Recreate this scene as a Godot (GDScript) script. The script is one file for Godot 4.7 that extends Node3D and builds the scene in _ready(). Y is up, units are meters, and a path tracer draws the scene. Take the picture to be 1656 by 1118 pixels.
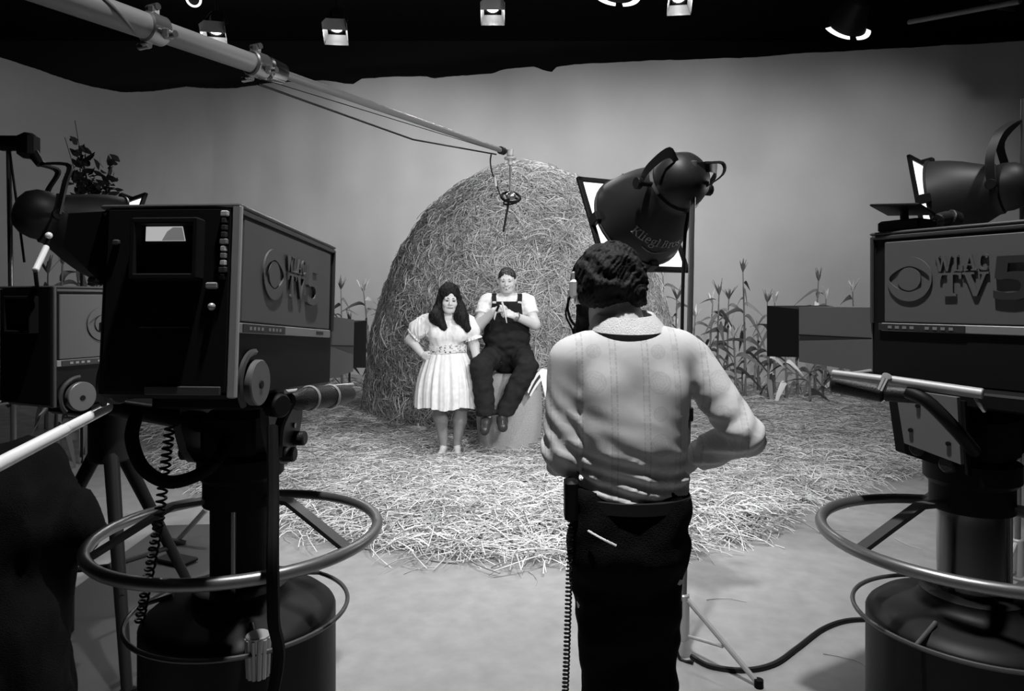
extends Node3D

# ---------------------------------------------------------------- mesh helpers
class Geo:
	var p := PackedVector3Array()
	var t := PackedInt32Array()
	var x := Transform3D.IDENTITY
	var flipped := false

	func orient(v0: int, t0: int) -> void:
		var c := Vector3.ZERO
		for i in range(v0, p.size()):
			c += p[i]
		c /= maxi(1, p.size() - v0)
		var vol := 0.0
		for i in range(t0, t.size(), 3):
			vol += (p[t[i]] - c).dot((p[t[i + 1]] - c).cross(p[t[i + 2]] - c))
		flipped = vol > 0.0
		if flipped:
			for i in range(t0, t.size(), 3):
				var k := t[i + 1]
				t[i + 1] = t[i + 2]
				t[i + 2] = k

	func loft(rings: Array, cap := true, loop := false, closed := true) -> Geo:
		var v0 := p.size()
		var t0 := t.size()
		var n: int = rings[0].size()
		var m := rings.size()
		for r in rings:
			for q in r:
				p.append(x * q)
		for i in (m if loop else m - 1):
			var a := v0 + i * n
			var b := v0 + ((i + 1) % m) * n
			for j in (n if closed else n - 1):
				var k := (j + 1) % n
				t.append_array(PackedInt32Array([a + j, b + j, b + k, a + j, b + k, a + k]))
		if cap and not loop:
			for e in 2:
				var base := v0 + e * (m - 1) * n
				var c := Vector3.ZERO
				for j in n:
					c += p[base + j]
				var ci := p.size()
				p.append(c / n)
				for j in n:
					var k := (j + 1) % n
					if e == 0:
						t.append_array(PackedInt32Array([ci, base + j, base + k]))
					else:
						t.append_array(PackedInt32Array([ci, base + k, base + j]))
		orient(v0, t0)
		return self

	func box(c: Vector3, s: Vector3, b := 0.0) -> Geo:
		var h := s * 0.5
		b = minf(b, 0.45 * minf(s.x, minf(s.y, s.z)))
		var rings := []
		var levels := [[-h.y, 0.0], [h.y, 0.0]] if b <= 0.0 else [[-h.y, b], [-h.y + b, 0.0], [h.y - b, 0.0], [h.y, b]]
		for l in levels:
			var r := PackedVector3Array()
			var hx: float = h.x - l[1]
			var hz: float = h.z - l[1]
			if b <= 0.0:
				for q in [[-1, -1], [1, -1], [1, 1], [-1, 1]]:
					r.append(c + Vector3(hx * q[0], l[0], hz * q[1]))
			else:
				for q in [[-1, -1, 0, 1], [-1, -1, 1, 0], [1, -1, -1, 0], [1, -1, 0, 1], [1, 1, 0, -1], [1, 1, -1, 0], [-1, 1, 1, 0], [-1, 1, 0, -1]]:
					r.append(c + Vector3(hx * q[0] + b * q[2], l[0], hz * q[1] + b * q[3]))
			rings.append(r)
		return loft(rings)

	static func ring(c: Vector3, u: Vector3, w: Vector3, r: float, n: int) -> PackedVector3Array:
		var o := PackedVector3Array()
		for i in n:
			var a := TAU * i / n
			o.append(c + (u * cos(a) + w * sin(a)) * r)
		return o

	func cyl(a: Vector3, b: Vector3, r0: float, r1 := -1.0, n := 16, bev := 0.0) -> Geo:
		if r1 < 0.0:
			r1 = r0
		var d := (b - a).normalized()
		var u := d.cross(Vector3.UP if absf(d.y) < 0.9 else Vector3.RIGHT).normalized()
		var w := d.cross(u)
		var rings := []
		if bev > 0.0:
			rings.append(ring(a, u, w, r0 - bev, n))
			rings.append(ring(a + d * bev, u, w, r0, n))
			rings.append(ring(b - d * bev, u, w, r1, n))
			rings.append(ring(b, u, w, r1 - bev, n))
		else:
			rings = [ring(a, u, w, r0, n), ring(b, u, w, r1, n)]
		return loft(rings)

	func tube(pts: Array, r, n := 8, closed := false) -> Geo:
		var m := pts.size()
		var rings := []
		var u := Vector3.ZERO
		for i in m:
			var a: Vector3 = pts[(i - 1 + m) % m] if closed else pts[maxi(i - 1, 0)]
			var b: Vector3 = pts[(i + 1) % m] if closed else pts[mini(i + 1, m - 1)]
			var d := (b - a).normalized()
			if u == Vector3.ZERO:
				u = d.cross(Vector3.UP if absf(d.y) < 0.9 else Vector3.RIGHT)
			u = (u - d * u.dot(d)).normalized()
			var rr: float = r if r is float else r[i]
			rings.append(ring(pts[i], u, d.cross(u), rr, n))
		return loft(rings, true, closed)

	func lathe(prof: Array, n := 24) -> Geo:
		var rings := []
		for q in prof:
			rings.append(ring(Vector3(0, q[1], 0), Vector3.RIGHT, Vector3.BACK, maxf(q[0], 0.0004), n))
		return loft(rings)

	func torus(c: Vector3, nrm: Vector3, R: float, r: float, n := 48, k := 10) -> Geo:
		var u := nrm.cross(Vector3.RIGHT if absf(nrm.x) < 0.9 else Vector3.UP).normalized()
		var w := nrm.cross(u).normalized()
		return tube(Array(ring(c, u, w, R, n)), r, k, true)

	func ball(c: Vector3, r: Vector3, n := 14) -> Geo:
		var rings := []
		for i in range(0, n / 2 + 1):
			var a := PI * i / (n / 2) - PI / 2
			var q := PackedVector3Array()
			for j in n:
				q.append(c + Vector3(r.x * maxf(cos(a), 0.004) * cos(TAU * j / n), r.y * sin(a), r.z * maxf(cos(a), 0.004) * sin(TAU * j / n)))
			rings.append(q)
		return loft(rings)

	func prism(poly: PackedVector2Array, z0: float, z1: float) -> Geo:
		var v0 := p.size()
		var t0 := t.size()
		var n := poly.size()
		if Geometry2D.is_polygon_clockwise(poly):
			poly.reverse()
		for z in [z0, z1]:
			for q in poly:
				p.append(x * Vector3(q.x, q.y, z))
		var tri := Geometry2D.triangulate_polygon(poly)
		for i in range(0, tri.size(), 3):
			var a := tri[i]
			var b := tri[i + 1]
			var c := tri[i + 2]
			if (poly[b] - poly[a]).cross(poly[c] - poly[a]) < 0.0:
				var k := b
				b = c
				c = k
			t.append_array(PackedInt32Array([v0 + n + a, v0 + n + b, v0 + n + c, v0 + a, v0 + c, v0 + b]))
		for j in n:
			var k := (j + 1) % n
			t.append_array(PackedInt32Array([v0 + j, v0 + k, v0 + n + k, v0 + j, v0 + n + k, v0 + n + j]))
		orient(v0, t0)
		return self

	# a sheet of cloth or paper: rows of points, given a thickness
	func sheet(rows: Array, thick: Vector3) -> Geo:
		var rings := []
		for r in rows:
			var q := PackedVector3Array(r)
			for i in range(r.size() - 1, -1, -1):
				q.append(r[i] - thick)
			rings.append(q)
		# sides without the end caps, then the two ends closed as strips
		var v0 := p.size()
		var t0 := t.size()
		var n: int = rows[0].size()
		loft(rings, false)
		for e in 2:
			var o := v0 + e * (rows.size() - 1) * 2 * n
			for i in n - 1:
				var q := [o + i, o + i + 1, o + 2 * n - 2 - i, o + 2 * n - 1 - i]
				# same turning sense as the sides
				var ccw := e == 0
				if ccw != flipped:
					t.append_array(PackedInt32Array([q[0], q[1], q[2], q[0], q[2], q[3]]))
				else:
					t.append_array(PackedInt32Array([q[0], q[2], q[1], q[0], q[3], q[2]]))
		return self

	func mesh(crease := 0.72, uvs := PackedVector2Array(), cols := PackedColorArray()) -> ArrayMesh:
		var nv := p.size()
		var nf := t.size() / 3
		var fn := PackedVector3Array()
		fn.resize(nf)
		var arr := []
		arr.resize(Mesh.ARRAY_MAX)
		if crease < -0.5:
			var vn := PackedVector3Array()
			vn.resize(nv)
			for f in nf:
				var c := (p[t[f * 3 + 2]] - p[t[f * 3]]).cross(p[t[f * 3 + 1]] - p[t[f * 3]])
				for k in 3:
					vn[t[f * 3 + k]] += c
			for i in nv:
				vn[i] = vn[i].normalized()
			arr[Mesh.ARRAY_VERTEX] = p
			arr[Mesh.ARRAY_NORMAL] = vn
			arr[Mesh.ARRAY_INDEX] = t
			if uvs.size() == nv:
				arr[Mesh.ARRAY_TEX_UV] = uvs
			if cols.size() == nv:
				arr[Mesh.ARRAY_COLOR] = cols
		else:
			var start := PackedInt32Array()
			start.resize(nv + 1)
			for i in t:
				start[i + 1] += 1
			for i in nv:
				start[i + 1] += start[i]
			var fill := start.duplicate()
			var adj := PackedInt32Array()
			adj.resize(t.size())
			var un := PackedVector3Array()
			un.resize(nf)
			for f in nf:
				var c := (p[t[f * 3 + 2]] - p[t[f * 3]]).cross(p[t[f * 3 + 1]] - p[t[f * 3]])
				fn[f] = c
				un[f] = c.normalized()
				for k in 3:
					var v := t[f * 3 + k]
					adj[fill[v]] = f
					fill[v] += 1
			var pv := PackedVector3Array()
			var pn := PackedVector3Array()
			pv.resize(t.size())
			pn.resize(t.size())
			for f in nf:
				for k in 3:
					var v := t[f * 3 + k]
					var s := Vector3.ZERO
					for a in range(start[v], start[v + 1]):
						if un[adj[a]].dot(un[f]) > crease:
							s += fn[adj[a]]
					pv[f * 3 + k] = p[v]
					pn[f * 3 + k] = s.normalized() if s.length_squared() > 0.0 else un[f]
			arr[Mesh.ARRAY_VERTEX] = pv
			arr[Mesh.ARRAY_NORMAL] = pn
		var m := ArrayMesh.new()
		m.add_surface_from_arrays(Mesh.PRIMITIVE_TRIANGLES, arr)
		return m


# ---------------------------------------------------------------- blended bones, meshed as surface nets
class Sdf:
	var o: Vector3
	var h: float
	var n: Vector3i
	var f := PackedFloat32Array()

	func _init(lo: Vector3, hi: Vector3, cell: float) -> void:
		o = lo
		h = cell
		n = Vector3i(((hi - lo) / cell).ceil()) + Vector3i.ONE
		f.resize(n.x * n.y * n.z)
		f.fill(9.0)

	func span(lo: Vector3, hi: Vector3) -> Array:
		var a := Vector3i(((lo - o) / h).floor()).clamp(Vector3i.ZERO, n - Vector3i.ONE)
		var b := Vector3i(((hi - o) / h).ceil()).clamp(Vector3i.ZERO, n - Vector3i.ONE)
		return [a, b]

	# a tapered bone from a to b; fd and q flatten its section along fd
	func bone(a: Vector3, b: Vector3, ra: float, rb: float, k := 0.03, fd := Vector3.ZERO, q := 1.0) -> Sdf:
		var r := maxf(ra, rb) * maxf(1.0, q) + k + 2.0 * h
		var s := span(a.min(b) - Vector3.ONE * r, a.max(b) + Vector3.ONE * r)
		var lo: Vector3i = s[0]
		var hi: Vector3i = s[1]
		var ab := b - a
		var l2 := maxf(ab.length_squared(), 1e-9)
		var e := 1.0 / q - 1.0
		var dr := rb - ra
		var flat := q != 1.0
		var fk := minf(1.0, q)
		for z in range(lo.z, hi.z + 1):
			for y in range(lo.y, hi.y + 1):
				var i := (z * n.y + y) * n.x + lo.x
				for xx in range(lo.x, hi.x + 1):
					var w := o + Vector3(xx, y, z) * h - a
					var tt := clampf(w.dot(ab) / l2, 0.0, 1.0)
					w -= ab * tt
					var d: float
					if flat:
						w += fd * (w.dot(fd) * e)
						d = (w.length() - ra - dr * tt) * fk
					else:
						d = w.length() - ra - dr * tt
					var g := f[i]
					var m := k - absf(g - d)
					f[i] = minf(g, d) - (m * m / (4.0 * k) if m > 0.0 else 0.0)
					i += 1
		return self

	func ball(c: Vector3, r: Vector3, k := 0.02, carve := false) -> Sdf:
		var rm := minf(r.x, minf(r.y, r.z))
		var s := span(c - r - Vector3.ONE * (k + 3.0 * h), c + r + Vector3.ONE * (k + 3.0 * h))
		for z in range(s[0].z, s[1].z + 1):
			for y in range(s[0].y, s[1].y + 1):
				var i: int = (z * n.y + y) * n.x + s[0].x
				for xx in range(s[0].x, s[1].x + 1):
					var w := (o + Vector3(xx, y, z) * h - c) / r
					var d := (w.length() - 1.0) * rm
					var g := f[i]
					if carve:
						var m := k - absf(g + d)
						f[i] = maxf(g, -d) + (m * m / (4.0 * k) if m > 0.0 else 0.0)
					else:
						var m := k - absf(g - d)
						f[i] = minf(g, d) - (m * m / (4.0 * k) if m > 0.0 else 0.0)
					i += 1
		return self

	# takes away what lies beyond the plane, within reach of a point
	func cut(q: Vector3, nrm: Vector3, reach := 9.0) -> Sdf:
		nrm = nrm.normalized()
		var s := span(q - Vector3.ONE * reach, q + Vector3.ONE * reach)
		for z in range(s[0].z, s[1].z + 1):
			for y in range(s[0].y, s[1].y + 1):
				var i: int = (z * n.y + y) * n.x + s[0].x
				for xx in range(s[0].x, s[1].x + 1):
					f[i] = maxf(f[i], (o + Vector3(xx, y, z) * h - q).dot(nrm))
					i += 1
		return self

	# folds and creases: moves the surface by what the function says
	func folds(fun: Callable) -> Sdf:
		var i := 0
		for z in n.z:
			for y in n.y:
				for xx in n.x:
					if absf(f[i]) < 0.05:
						f[i] += fun.call(o + Vector3(xx, y, z) * h)
					i += 1
		return self

	func into(geo: Geo) -> Geo:
		var id := PackedInt32Array()
		id.resize(f.size())
		id.fill(-1)
		var sx := 1
		var sy := n.x
		var sz := n.x * n.y
		var off := [0, sx, sy, sx + sy, sz, sx + sz, sy + sz, sx + sy + sz]
		var eds := [[0, 1], [2, 3], [4, 5], [6, 7], [0, 2], [1, 3], [4, 6], [5, 7], [0, 4], [1, 5], [2, 6], [3, 7]]
		var cor: Array[Vector3] = [Vector3(0, 0, 0), Vector3(1, 0, 0), Vector3(0, 1, 0), Vector3(1, 1, 0), Vector3(0, 0, 1), Vector3(1, 0, 1), Vector3(0, 1, 1), Vector3(1, 1, 1)]
		var lim := h * 1.8
		var v := PackedFloat32Array()
		v.resize(8)
		for z in n.z - 1:
			for y in n.y - 1:
				var i := (z * n.y + y) * n.x - 1
				for xx in n.x - 1:
					i += 1
					if absf(f[i]) > lim * 2.0:
						continue
					var neg := 0
					for k in 8:
						v[k] = f[i + off[k]]
						if v[k] < 0.0:
							neg += 1
					if neg == 0 or neg == 8:
						continue
					var s := Vector3.ZERO
					var c := 0
					for e in eds:
						var a: float = v[e[0]]
						var b: float = v[e[1]]
						if (a < 0.0) != (b < 0.0):
							s += cor[e[0]].lerp(cor[e[1]], a / (a - b))
							c += 1
					id[i] = geo.p.size()
					geo.p.append(geo.x * (o + (Vector3(xx, y, z) + s / c) * h))
		for z in range(1, n.z - 1):
			for y in range(1, n.y - 1):
				var i := (z * n.y + y) * n.x
				for xx in range(1, n.x - 1):
					i = (z * n.y + y) * n.x + xx
					if absf(f[i]) > lim:
						continue
					var ins := f[i] < 0.0
					for ax in 3:
						var st: int = [sx, sy, sz][ax]
						if (f[i + st] < 0.0) == ins:
							continue
						var u: int = [sy, sz, sx][ax]
						var w: int = [sz, sx, sy][ax]
						var q := [id[i], id[i - u], id[i - u - w], id[i - w]]
						if q[0] < 0 or q[1] < 0 or q[2] < 0 or q[3] < 0:
							continue
						if ins:
							geo.t.append_array(PackedInt32Array([q[0], q[2], q[1], q[0], q[3], q[2]]))
						else:
							geo.t.append_array(PackedInt32Array([q[0], q[1], q[2], q[0], q[2], q[3]]))
		return geo


# ---------------------------------------------------------------- scene helpers
var names := {}
var M := {}

func numbered(called: String) -> String:
	names[called] = names.get(called, -1) + 1
	return called if names[called] == 0 else "%s_%03d" % [called, names[called]]

func tag(o: Node, label: String, category: String, group := "") -> Node:
	o.set_meta("label", label)
	o.set_meta("category", category)
	if group:
		o.set_meta("group", group)
	return o

func thing(called: String, label: String, category: String, at := Vector3.ZERO, turn := 0.0, group := "") -> Node3D:
	var o := Node3D.new()
	o.name = numbered(called)
	add_child(o)
	o.position = at
	o.rotation.y = turn
	return tag(o, label, category, group)

func part(called: String, g, m: Material, parent: Node, crease := 0.72) -> MeshInstance3D:
	var o := MeshInstance3D.new()
	o.name = numbered(called) if parent == self else called
	o.mesh = g.mesh(crease) if g is Geo else g
	o.material_override = m
	parent.add_child(o, true)
	return o

func struct(called: String, g: Geo, m: Material) -> MeshInstance3D:
	var o := part(called, g, m, self)
	o.set_meta("kind", "structure")
	return o

func mat(g: float, rough := 0.6, metal := 0.0, spec := 0.5) -> StandardMaterial3D:
	var m := StandardMaterial3D.new()
	m.albedo_color = Color(g, g, g).linear_to_srgb()
	m.roughness = rough
	m.metallic = metal
	m.metallic_specular = spec
	return m

func glow(g: float, e: float) -> StandardMaterial3D:
	var m := mat(g, 0.6)
	m.emission_enabled = true
	m.emission = Color.WHITE
	m.emission_energy_multiplier = e
	return m

func noise_tex(freq: float, lo: float, hi: float, sd: int, size := 512, octaves := 4, normal := false, mid := 0.5) -> NoiseTexture2D:
	var t := NoiseTexture2D.new()
	var n := FastNoiseLite.new()
	n.seed = sd
	n.frequency = freq
	n.fractal_octaves = octaves
	t.noise = n
	t.width = size
	t.height = size
	t.seamless = true
	if normal:
		t.as_normal_map = true
		t.bump_strength = hi
	else:
		var r := Gradient.new()
		r.set_color(0, Color(lo, lo, lo).linear_to_srgb())
		r.set_color(1, Color(hi, hi, hi).linear_to_srgb())
		r.add_point(mid, Color((lo + hi) / 2, (lo + hi) / 2, (lo + hi) / 2).linear_to_srgb())
		t.color_ramp = r
	return t

func tri_tex(m: StandardMaterial3D, t: Texture2D, per_metre: float) -> StandardMaterial3D:
	m.albedo_texture = t
	m.albedo_color = Color.WHITE
	m.uv1_triplanar = true
	m.uv1_scale = Vector3.ONE * per_metre
	return m

func helix(a: Vector3, b: Vector3, R: float, turns: float, per := 10, sag := Vector3.ZERO) -> Array:
	var pts := []
	var d := (b - a).normalized()
	var u := d.cross(Vector3.FORWARD if absf(d.z) < 0.8 else Vector3.UP).normalized()
	var w := d.cross(u)
	var nn := int(turns * per)
	for i in nn + 1:
		var s := float(i) / nn
		var an := TAU * turns * s
		pts.append(a.lerp(b, s) + sag * 4.0 * s * (1.0 - s) + (u * cos(an) + w * sin(an)) * R)
	return pts

func curve(pts: Array, steps := 8) -> Array:
	var o := []
	for i in pts.size() - 1:
		var p0: Vector3 = pts[maxi(i - 1, 0)]
		var p1: Vector3 = pts[i]
		var p2: Vector3 = pts[i + 1]
		var p3: Vector3 = pts[mini(i + 2, pts.size() - 1)]
		for s in steps:
			o.append(p1.cubic_interpolate(p2, p0, p3, float(s) / steps))
	o.append(pts[-1])
	return o

func look(from: Vector3, to: Vector3, up := Vector3.UP) -> Transform3D:
	return Transform3D(Basis.looking_at(to - from, up), from)


func _ready() -> void:
	# ---- camera: 24 mm lens at eye height, held level with the lens axis a little low in the frame
	var cam := Camera3D.new()
	cam.name = "camera"
	cam.projection = Camera3D.PROJECTION_FRUSTUM
	cam.near = 0.05
	cam.far = 60.0
	cam.size = 0.05 * 1118.0 / 1120.0
	cam.frustum_offset = Vector2(0, -0.05 * 72.0 / 1120.0)
	cam.position = Vector3(0, 1.55, 0)
	add_child(cam)
	cam.current = true
	var env := Environment.new()
	env.background_mode = Environment.BG_COLOR
	env.background_color = Color.BLACK
	env.tonemap_mode = Environment.TONE_MAPPER_LINEAR
	env.tonemap_exposure = 1.0
	env.sdfgi_enabled = true
	env.ssao_enabled = true
	env.ssil_enabled = true
	var we := WorldEnvironment.new()
	we.name = "studio_environment"
	we.environment = env
	add_child(we)
	materials()

	# ---- lamps of the lighting grid out of view above: keys on the set, a wide one over the camera crew, floods on the cyclorama
	grid_lamp(Vector3(3.3, 6.2, -2.2), Vector3(1.1, 1.0, -7.4), 31.0, 36.0, "grid spotlight above the right television camera, aimed at the haystack", true)
	grid_lamp(Vector3(-2.4, 6.2, -2.2), Vector3(-0.3, 1.2, -7.2), 8.0, 27.0, "grid spotlight above the boom arm, aimed at the seated pair", true)
	grid_lamp(Vector3(0.1, 6.25, -1.4), Vector3(0.3, 0.9, -2.3), 38.0, 42.0, "grid spotlight straight above the camera crew", true)
	for q in [[-5.4, -9.0, -15.6, 6.0, "the rounded corner"], [-2.6, -3.2, -14.6, 28.0, "the boom arm's end"], [0.4, 0.3, -13.4, 17.0, "the haystack peak"], [3.2, 3.0, -12.8, 10.0, "the nearer corn stalks"], [6.2, 6.0, -12.2, 6.5, "the right end of the corn row"]]:
		grid_lamp(Vector3(q[0], 6.3, -8.2), Vector3(q[1], 1.9, q[2]), q[3], 46.0, "grid spotlight aimed at the cyclorama behind %s" % q[4], true)

	# ---- the studio
	studio()
	# ---- the set
	haystack()
	hay_floor()
	plants()
	barrel_and_cloth()
	farm_woman()
	seated_man()
	# ---- the crew and its equipment
	floor_manager()
	television_cameras()
	scoops()
	mic_boom()
	ceiling_lamps()
	oddments()


func materials() -> void:
	M.black = mat(0.006, 0.55, 0.0, 0.28)
	M.black_matt = mat(0.006, 0.9, 0.0, 0.25)
	M.rubber = mat(0.005, 0.7, 0.0, 0.2)
	M.crackle = mat(0.010, 0.5, 0.0, 0.4)
	M.crackle.normal_enabled = true
	M.crackle.normal_texture = noise_tex(0.08, 0, 3.0, 5, 256, 3, true)
	M.crackle.uv1_triplanar = true
	M.crackle.uv1_scale = Vector3.ONE * 9.0
	M.panel = mat(0.085, 0.5)
	M.grey = mat(0.2, 0.45)
	M.alu = mat(0.42, 0.38, 0.35)
	M.chrome = mat(0.8, 0.16, 1.0)
	M.steel = mat(0.35, 0.32, 0.9)
	M.ring = mat(0.22, 0.35, 0.75)
	M.white = mat(0.75, 0.6)
	M.boom = mat(0.19, 0.5, 0.2)
	M.boom_dark = mat(0.14, 0.45, 0.3)
	M.steel_pale = mat(0.3, 0.5, 0.2)
	M.plate_pale = mat(0.16, 0.45, 0.3)
	M.letter = mat(0.3, 0.5)
	M.cord = mat(0.006, 0.5, 0.0, 0.35)
	M.skin = mat(0.56, 0.55)
	M.skin.subsurf_scatter_enabled = false
	M.hair = mat(0.006, 0.6, 0.0, 0.3)
	M.dark_lip = mat(0.16, 0.5)
	M.straws = [mat(0.4, 0.55), mat(0.66, 0.55), mat(0.26, 0.55), mat(0.54, 0.55), mat(0.76, 0.55), mat(0.45, 0.55)]  # stalks of six tones, mixed at random
	M.corn = mat(0.12, 0.5)
	M.corn.backlight_enabled = true
	M.corn.backlight = Color(0.2, 0.2, 0.2)
	M.corn_pale = mat(0.6, 0.5)
	M.pan_bar = mat(0.85, 0.28, 0.2)
	M.corn_stem = mat(0.16, 0.6)
	M.deck = mat(0.03, 0.5)
	M.figure_cloth = mat(0.03, 0.8)
	M.paper = mat(0.8, 0.7)
	M.strip_pale = mat(0.45, 0.5)


# ---------------------------------------------------------------- the studio shell
func studio() -> void:
	var fl := mat(0.3, 0.42)
	tri_tex(fl, noise_tex(0.02, 0.22, 0.29, 3, 1024, 8), 0.3)
	fl.roughness_texture = noise_tex(0.02, 0.12, 0.32, 8, 512, 5)
	fl.roughness = 1.0
	fl.detail_enabled = true
	fl.detail_albedo = noise_tex(0.09, 0.86, 1.0, 12, 512, 7, false, 0.2)
	fl.detail_blend_mode = BaseMaterial3D.BLEND_MODE_MUL
	fl.detail_uv_layer = BaseMaterial3D.DETAIL_UV_1
	struct("floor", Geo.new().box(Vector3(0, -0.1, -6.5), Vector3(27, 0.2, 24)), fl)
	var bw := mat(0.07, 1.0, 0.0, 0.1)
	struct("wall_back", Geo.new().box(Vector3(0, 4.25, -18.6), Vector3(27, 8.5, 0.2)), bw)
	struct("wall_left", Geo.new().box(Vector3(-13.6, 4.25, -6.5), Vector3(0.2, 8.5, 24)), bw)
	struct("wall_right", Geo.new().box(Vector3(13.6, 4.25, -6.5), Vector3(0.2, 8.5, 24)), bw)
	struct("wall_front", Geo.new().box(Vector3(0, 4.25, 5.6), Vector3(27, 8.5, 0.2)), bw)
	struct("ceiling", Geo.new().box(Vector3(0, 8.6, -6.5), Vector3(27.2, 0.2, 24.2)), bw)
	# cyclorama: a seamless cloth, rounded at the left corner, its top edge cut raggedly
	var path := curve([Vector3(-11.6, 0, -6.5), Vector3(-11.0, 0, -10.5), Vector3(-10.2, 0, -13.2), Vector3(-9.3, 0, -15.0), Vector3(-8.0, 0, -15.7), Vector3(-6.2, 0, -15.55), Vector3(-2.5, 0, -14.3), Vector3(0.85, 0, -13.2), Vector3(4.5, 0, -12.45), Vector3(8.6, 0, -11.75), Vector3(11.4, 0, -11.2)], 40)
	var edge := [[0.89, 5.40], [2.18, 6.34], [2.51, 6.32], [2.98, 6.25], [3.52, 6.21], [3.85, 6.29], [4.39, 6.43], [4.99, 6.33], [5.24, 6.37], [5.59, 6.29], [5.74, 6.14], [5.78, 6.12], [5.82, 6.22], [6.22, 6.12], [6.26, 6.05], [6.65, 6.02], [6.69, 6.06], [6.88, 6.06], [6.97, 5.92], [7.00, 6.02], [7.20, 6.02], [7.47, 6.00], [7.91, 5.95], [8.27, 5.96], [9.02, 5.96], [9.71, 5.91]]  # along the cloth, height of its torn top edge
	var nz := FastNoiseLite.new()
	nz.seed = 4
	nz.frequency = 0.9
	var rows := []
	var hs := 16
	for k in hs + 1:
		var r := PackedVector3Array()
		for i in path.size():
			var q: Vector3 = path[i]
			var top := 6.0
			var u := i / 40.0
			for e in edge.size() - 1:
				if u >= edge[e][0] and u <= edge[e + 1][0]:
					top = lerpf(edge[e][1], edge[e + 1][1], (u - edge[e][0]) / maxf(0.001, edge[e + 1][0] - edge[e][0]))
			top += 0.012 * nz.get_noise_2d(u * 40.0, 3.0)
			var s := float(k) / hs
			var wave := 0.018 * sin(q.x * 5.0 + s * 1.5) * s + 0.03 * nz.get_noise_2d(q.x, s * 3.0 + q.z)
			r.append(Vector3(q.x, top * s, q.z + wave))
		rows.append(r)
	var cyc := mat(0.5, 0.85)
	tri_tex(cyc, noise_tex(0.006, 0.40, 0.5, 21, 512, 5), 0.12)
	var o := part("cyclorama", Geo.new().sheet(rows, Vector3(0, 0, 0.03)), cyc, self)
	o.name = "wall_cyclorama"
	o.set_meta("kind", "structure")
	# pipes of the lighting grid
	for q in [[-1.4, "over the camera crew"], [-2.2, "over the near camera pedestals"], [-7.4, "carrying the lit lamps over the set"], [-8.2, "carrying the lamps for the cyclorama"]]:
		var g := part("lighting_pipe", Geo.new().cyl(Vector3(-13.4, 6.62, q[0]), Vector3(13.4, 6.62, q[0]), 0.025), M.black, self)
		tag(g, "long black lighting pipe under the ceiling, " + q[1], "pipe", "lighting grid pipes")


# ---------------------------------------------------------------- straw
var hay_poly := PackedVector2Array([Vector2(-3.7, -7.6), Vector2(-3.1, -6.4), Vector2(-1.6, -5.0), Vector2(-1.06, -4.55), Vector2(-0.49, -4.32), Vector2(0.3, -4.22), Vector2(1.14, -4.42), Vector2(1.6, -4.75), Vector2(2.2, -5.3), Vector2(3.8, -6.6), Vector2(6.2, -8.2), Vector2(8.5, -9.6), Vector2(8.0, -11.6), Vector2(3, -12.4), Vector2(-3, -13.4), Vector2(-6, -12.5), Vector2(-5.4, -9.5)])
const STACK := Vector3(0.16, 0, -9.75)
const STACK_PROFILE := [[2.22, 0.0], [2.17, 0.3], [2.09, 0.95], [1.96, 1.55], [1.72, 2.2], [1.37, 2.75], [0.94, 3.16], [0.52, 3.38], [0.22, 3.47], [0.0, 3.49]]

func hay_depth(x: float, z: float) -> float:
	var q := Vector2(x, z)
	var d := 9.0
	for i in hay_poly.size():
		d = minf(d, q.distance_to(Geometry2D.get_closest_point_to_segment(q, hay_poly[i], hay_poly[(i + 1) % hay_poly.size()])))
	return d if Geometry2D.is_point_in_polygon(q, hay_poly) else -d

func hay_height(x: float, z: float) -> float:
	return clampf(hay_depth(x, z) * 0.16, 0.0, 0.11)

func straw_clump(rng: RandomNumberGenerator, count: int, long: float, wide: float, lift: float) -> ArrayMesh:
	var g := Geo.new()
	for i in count:
		var c := Vector3(rng.randf_range(-0.17, 0.17), rng.randf_range(0.0, 0.03), rng.randf_range(-0.17, 0.17))
		var a := rng.randf() * TAU
		var d := Vector3(cos(a), rng.randf_range(-0.12, 0.3) * lift, sin(a)).normalized()
		var side := Vector3(-sin(a), rng.randf_range(-0.3, 0.6), cos(a))
		var l := long * rng.randf_range(0.45, 1.25)
		var bend := rng.randf_range(-0.35, 0.35) * l
		var pts := []
		for k in 5:
			var s := k / 4.0 - 0.5
			pts.append(c + d * l * s + side * bend * (0.25 - s * s) * 2.0 + Vector3(0, lift * 0.05 * (0.25 - s * s) * 4.0, 0))
		g.tube(pts, wide * rng.randf_range(0.5, 1.2), 3)
	return g.mesh(-1.0)

func strew(called: String, parent: Node, mesh: ArrayMesh, places: Array, straw: Material) -> MultiMeshInstance3D:
	var mm := MultiMesh.new()
	mm.transform_format = MultiMesh.TRANSFORM_3D
	mm.mesh = mesh
	mm.instance_count = places.size()
	for i in places.size():
		mm.set_instance_transform(i, places[i])
	var o := MultiMeshInstance3D.new()
	o.name = called
	o.multimesh = mm
	o.material_override = straw
	o.set_meta("kind", "stuff")
	parent.add_child(o, true)
	return o

func bed_material(sd: int) -> StandardMaterial3D:
	var m := mat(0.3, 0.8)
	tri_tex(m, noise_tex(0.09, 0.04, 0.34, sd, 512, 4), 1.6)
	m.normal_enabled = true
	m.normal_texture = noise_tex(0.1, 0, 10.0, sd + 1, 512, 3, true)
	return m

func stack_radius(y: float) -> float:
	for i in STACK_PROFILE.size() - 1:
		if y <= STACK_PROFILE[i + 1][1]:
			var s: float = (y - STACK_PROFILE[i][1]) / (STACK_PROFILE[i + 1][1] - STACK_PROFILE[i][1])
			return lerpf(STACK_PROFILE[i][0], STACK_PROFILE[i + 1][0], s)
	return 0.0

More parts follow.
